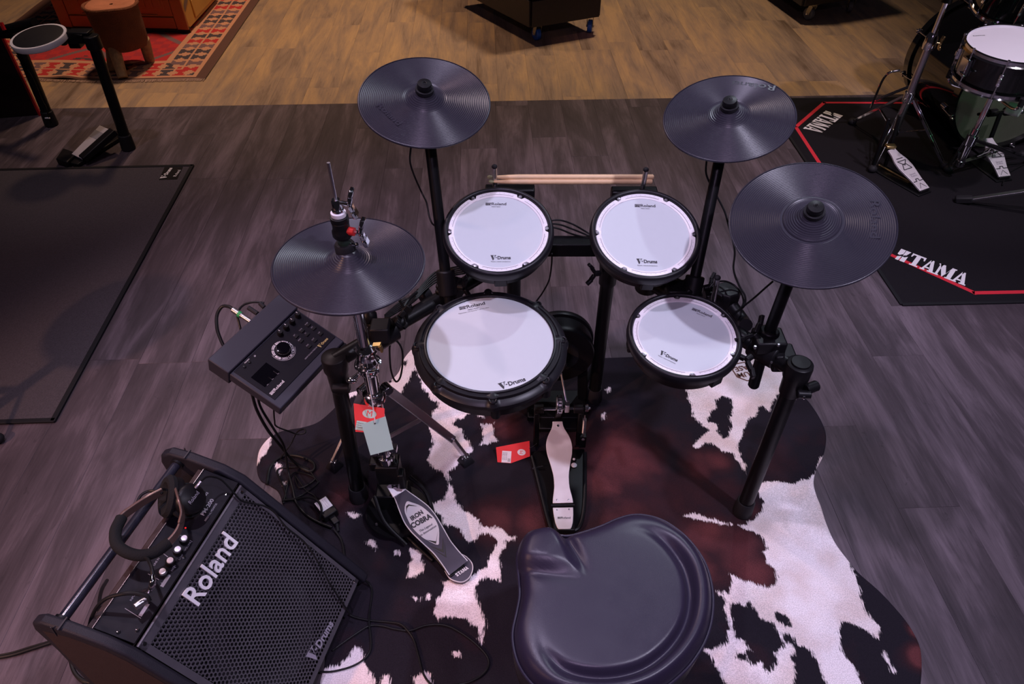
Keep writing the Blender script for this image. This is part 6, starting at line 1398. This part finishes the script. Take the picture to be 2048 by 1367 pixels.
g2 = part('felt_beater', MB().cyl(bh-Vector((.03,-.012,0)), bh+Vector((.012,-.03,0)), .026, n=28), M_felt, tp, bevel=.004)
part('beater_bolt', MB().ball(bh+Vector((.013,-.032,0)), .010, 12), M_chrome, g2)
# leg of a throne at the right edge
cx_, cy_ = 2.62, 2.50; t = thing('throne_base', 'chrome tripod throne base reaching in from the right edge on the felt mat', 'stool', (cx_,cy_,0))
f0 = A(1924,408); f0.z = .02; st = Vector((cx_,cy_,.30)); 
for f in (f0, Vector((2.75,2.15,.02)), Vector((2.8,2.85,.02))):
    d_ = (f-Vector((cx_,cy_,0))); d_.z = 0; d_.normalize()
    g = part('tripod_leg', MB().beam(st+d_*.03, f, .024, .012), M_chromd, t, bevel=.002)
    part('brace', MB().beam((st+d_*.03).lerp(f,.5), Vector((cx_,cy_,.10)), .016, .005), M_chromd, g)
    part('rubber_foot', MB().beam(f+d_*.035-Vector((0,0,.004)), f-d_*.03+Vector((0,0,.012)), .032, .030), M_rub, g, bevel=.006)
part('seat_post', MB().cyl((cx_,cy_,.06),(cx_,cy_,.50),.016,n=18).cyl((cx_,cy_,.08),(cx_,cy_,.34),.024,n=18), M_chrome, t)
part('seat', MB().lathe([(0,.48),(.17,.48),(.18,.50),(.18,.55),(.165,.57),(0,.575)], 48, Matrix.Translation((cx_,cy_,0))), M_leat, t)
C('cable', 'thin black cable on the felt mat at the right edge', [(2005,370,.012),(2012,350,.012),(2030,338,.012),(2060,322,.012)], .003)
part('foot_switch', MB().box(A(2003,333,.02), (.05,.04,.03)), M_blkp, None, origin=A(2003,333,0), bevel=.005) if False else None
bpy.context.view_layer.update()

# stool added just outside the left edge to shade the floor; one foot shows
nb = A(-130,905); t = thing('throne_base', 'black stool added out of view to shade the floor, its rubber foot just showing at the left edge', 'stool', (nb.x, nb.y, 0))
for f in (A(0,884), A(-260,990), A(-230,800)):
    f = f.copy(); f.z = .018; d_ = (f-nb); d_.z = 0; d_.normalize()
    g = part('tripod_leg', MB().beam(nb+d_*.02+Vector((0,0,.24)), f, .026, .012), M_blk, t, bevel=.002); part('rubber_foot', MB().ball(f, .020, 12, (1,1,.85)), M_rub, g)
part('seat_post', MB().cyl((nb.x,nb.y,.08),(nb.x,nb.y,.50),.020,n=18), M_blk, t)
part('seat', MB().lathe([(0,.48),(.16,.48),(.17,.50),(.17,.54),(.155,.56),(0,.565)], 40, Matrix.Translation((nb.x,nb.y,0))), M_leat, t)
bpy.context.view_layer.update()
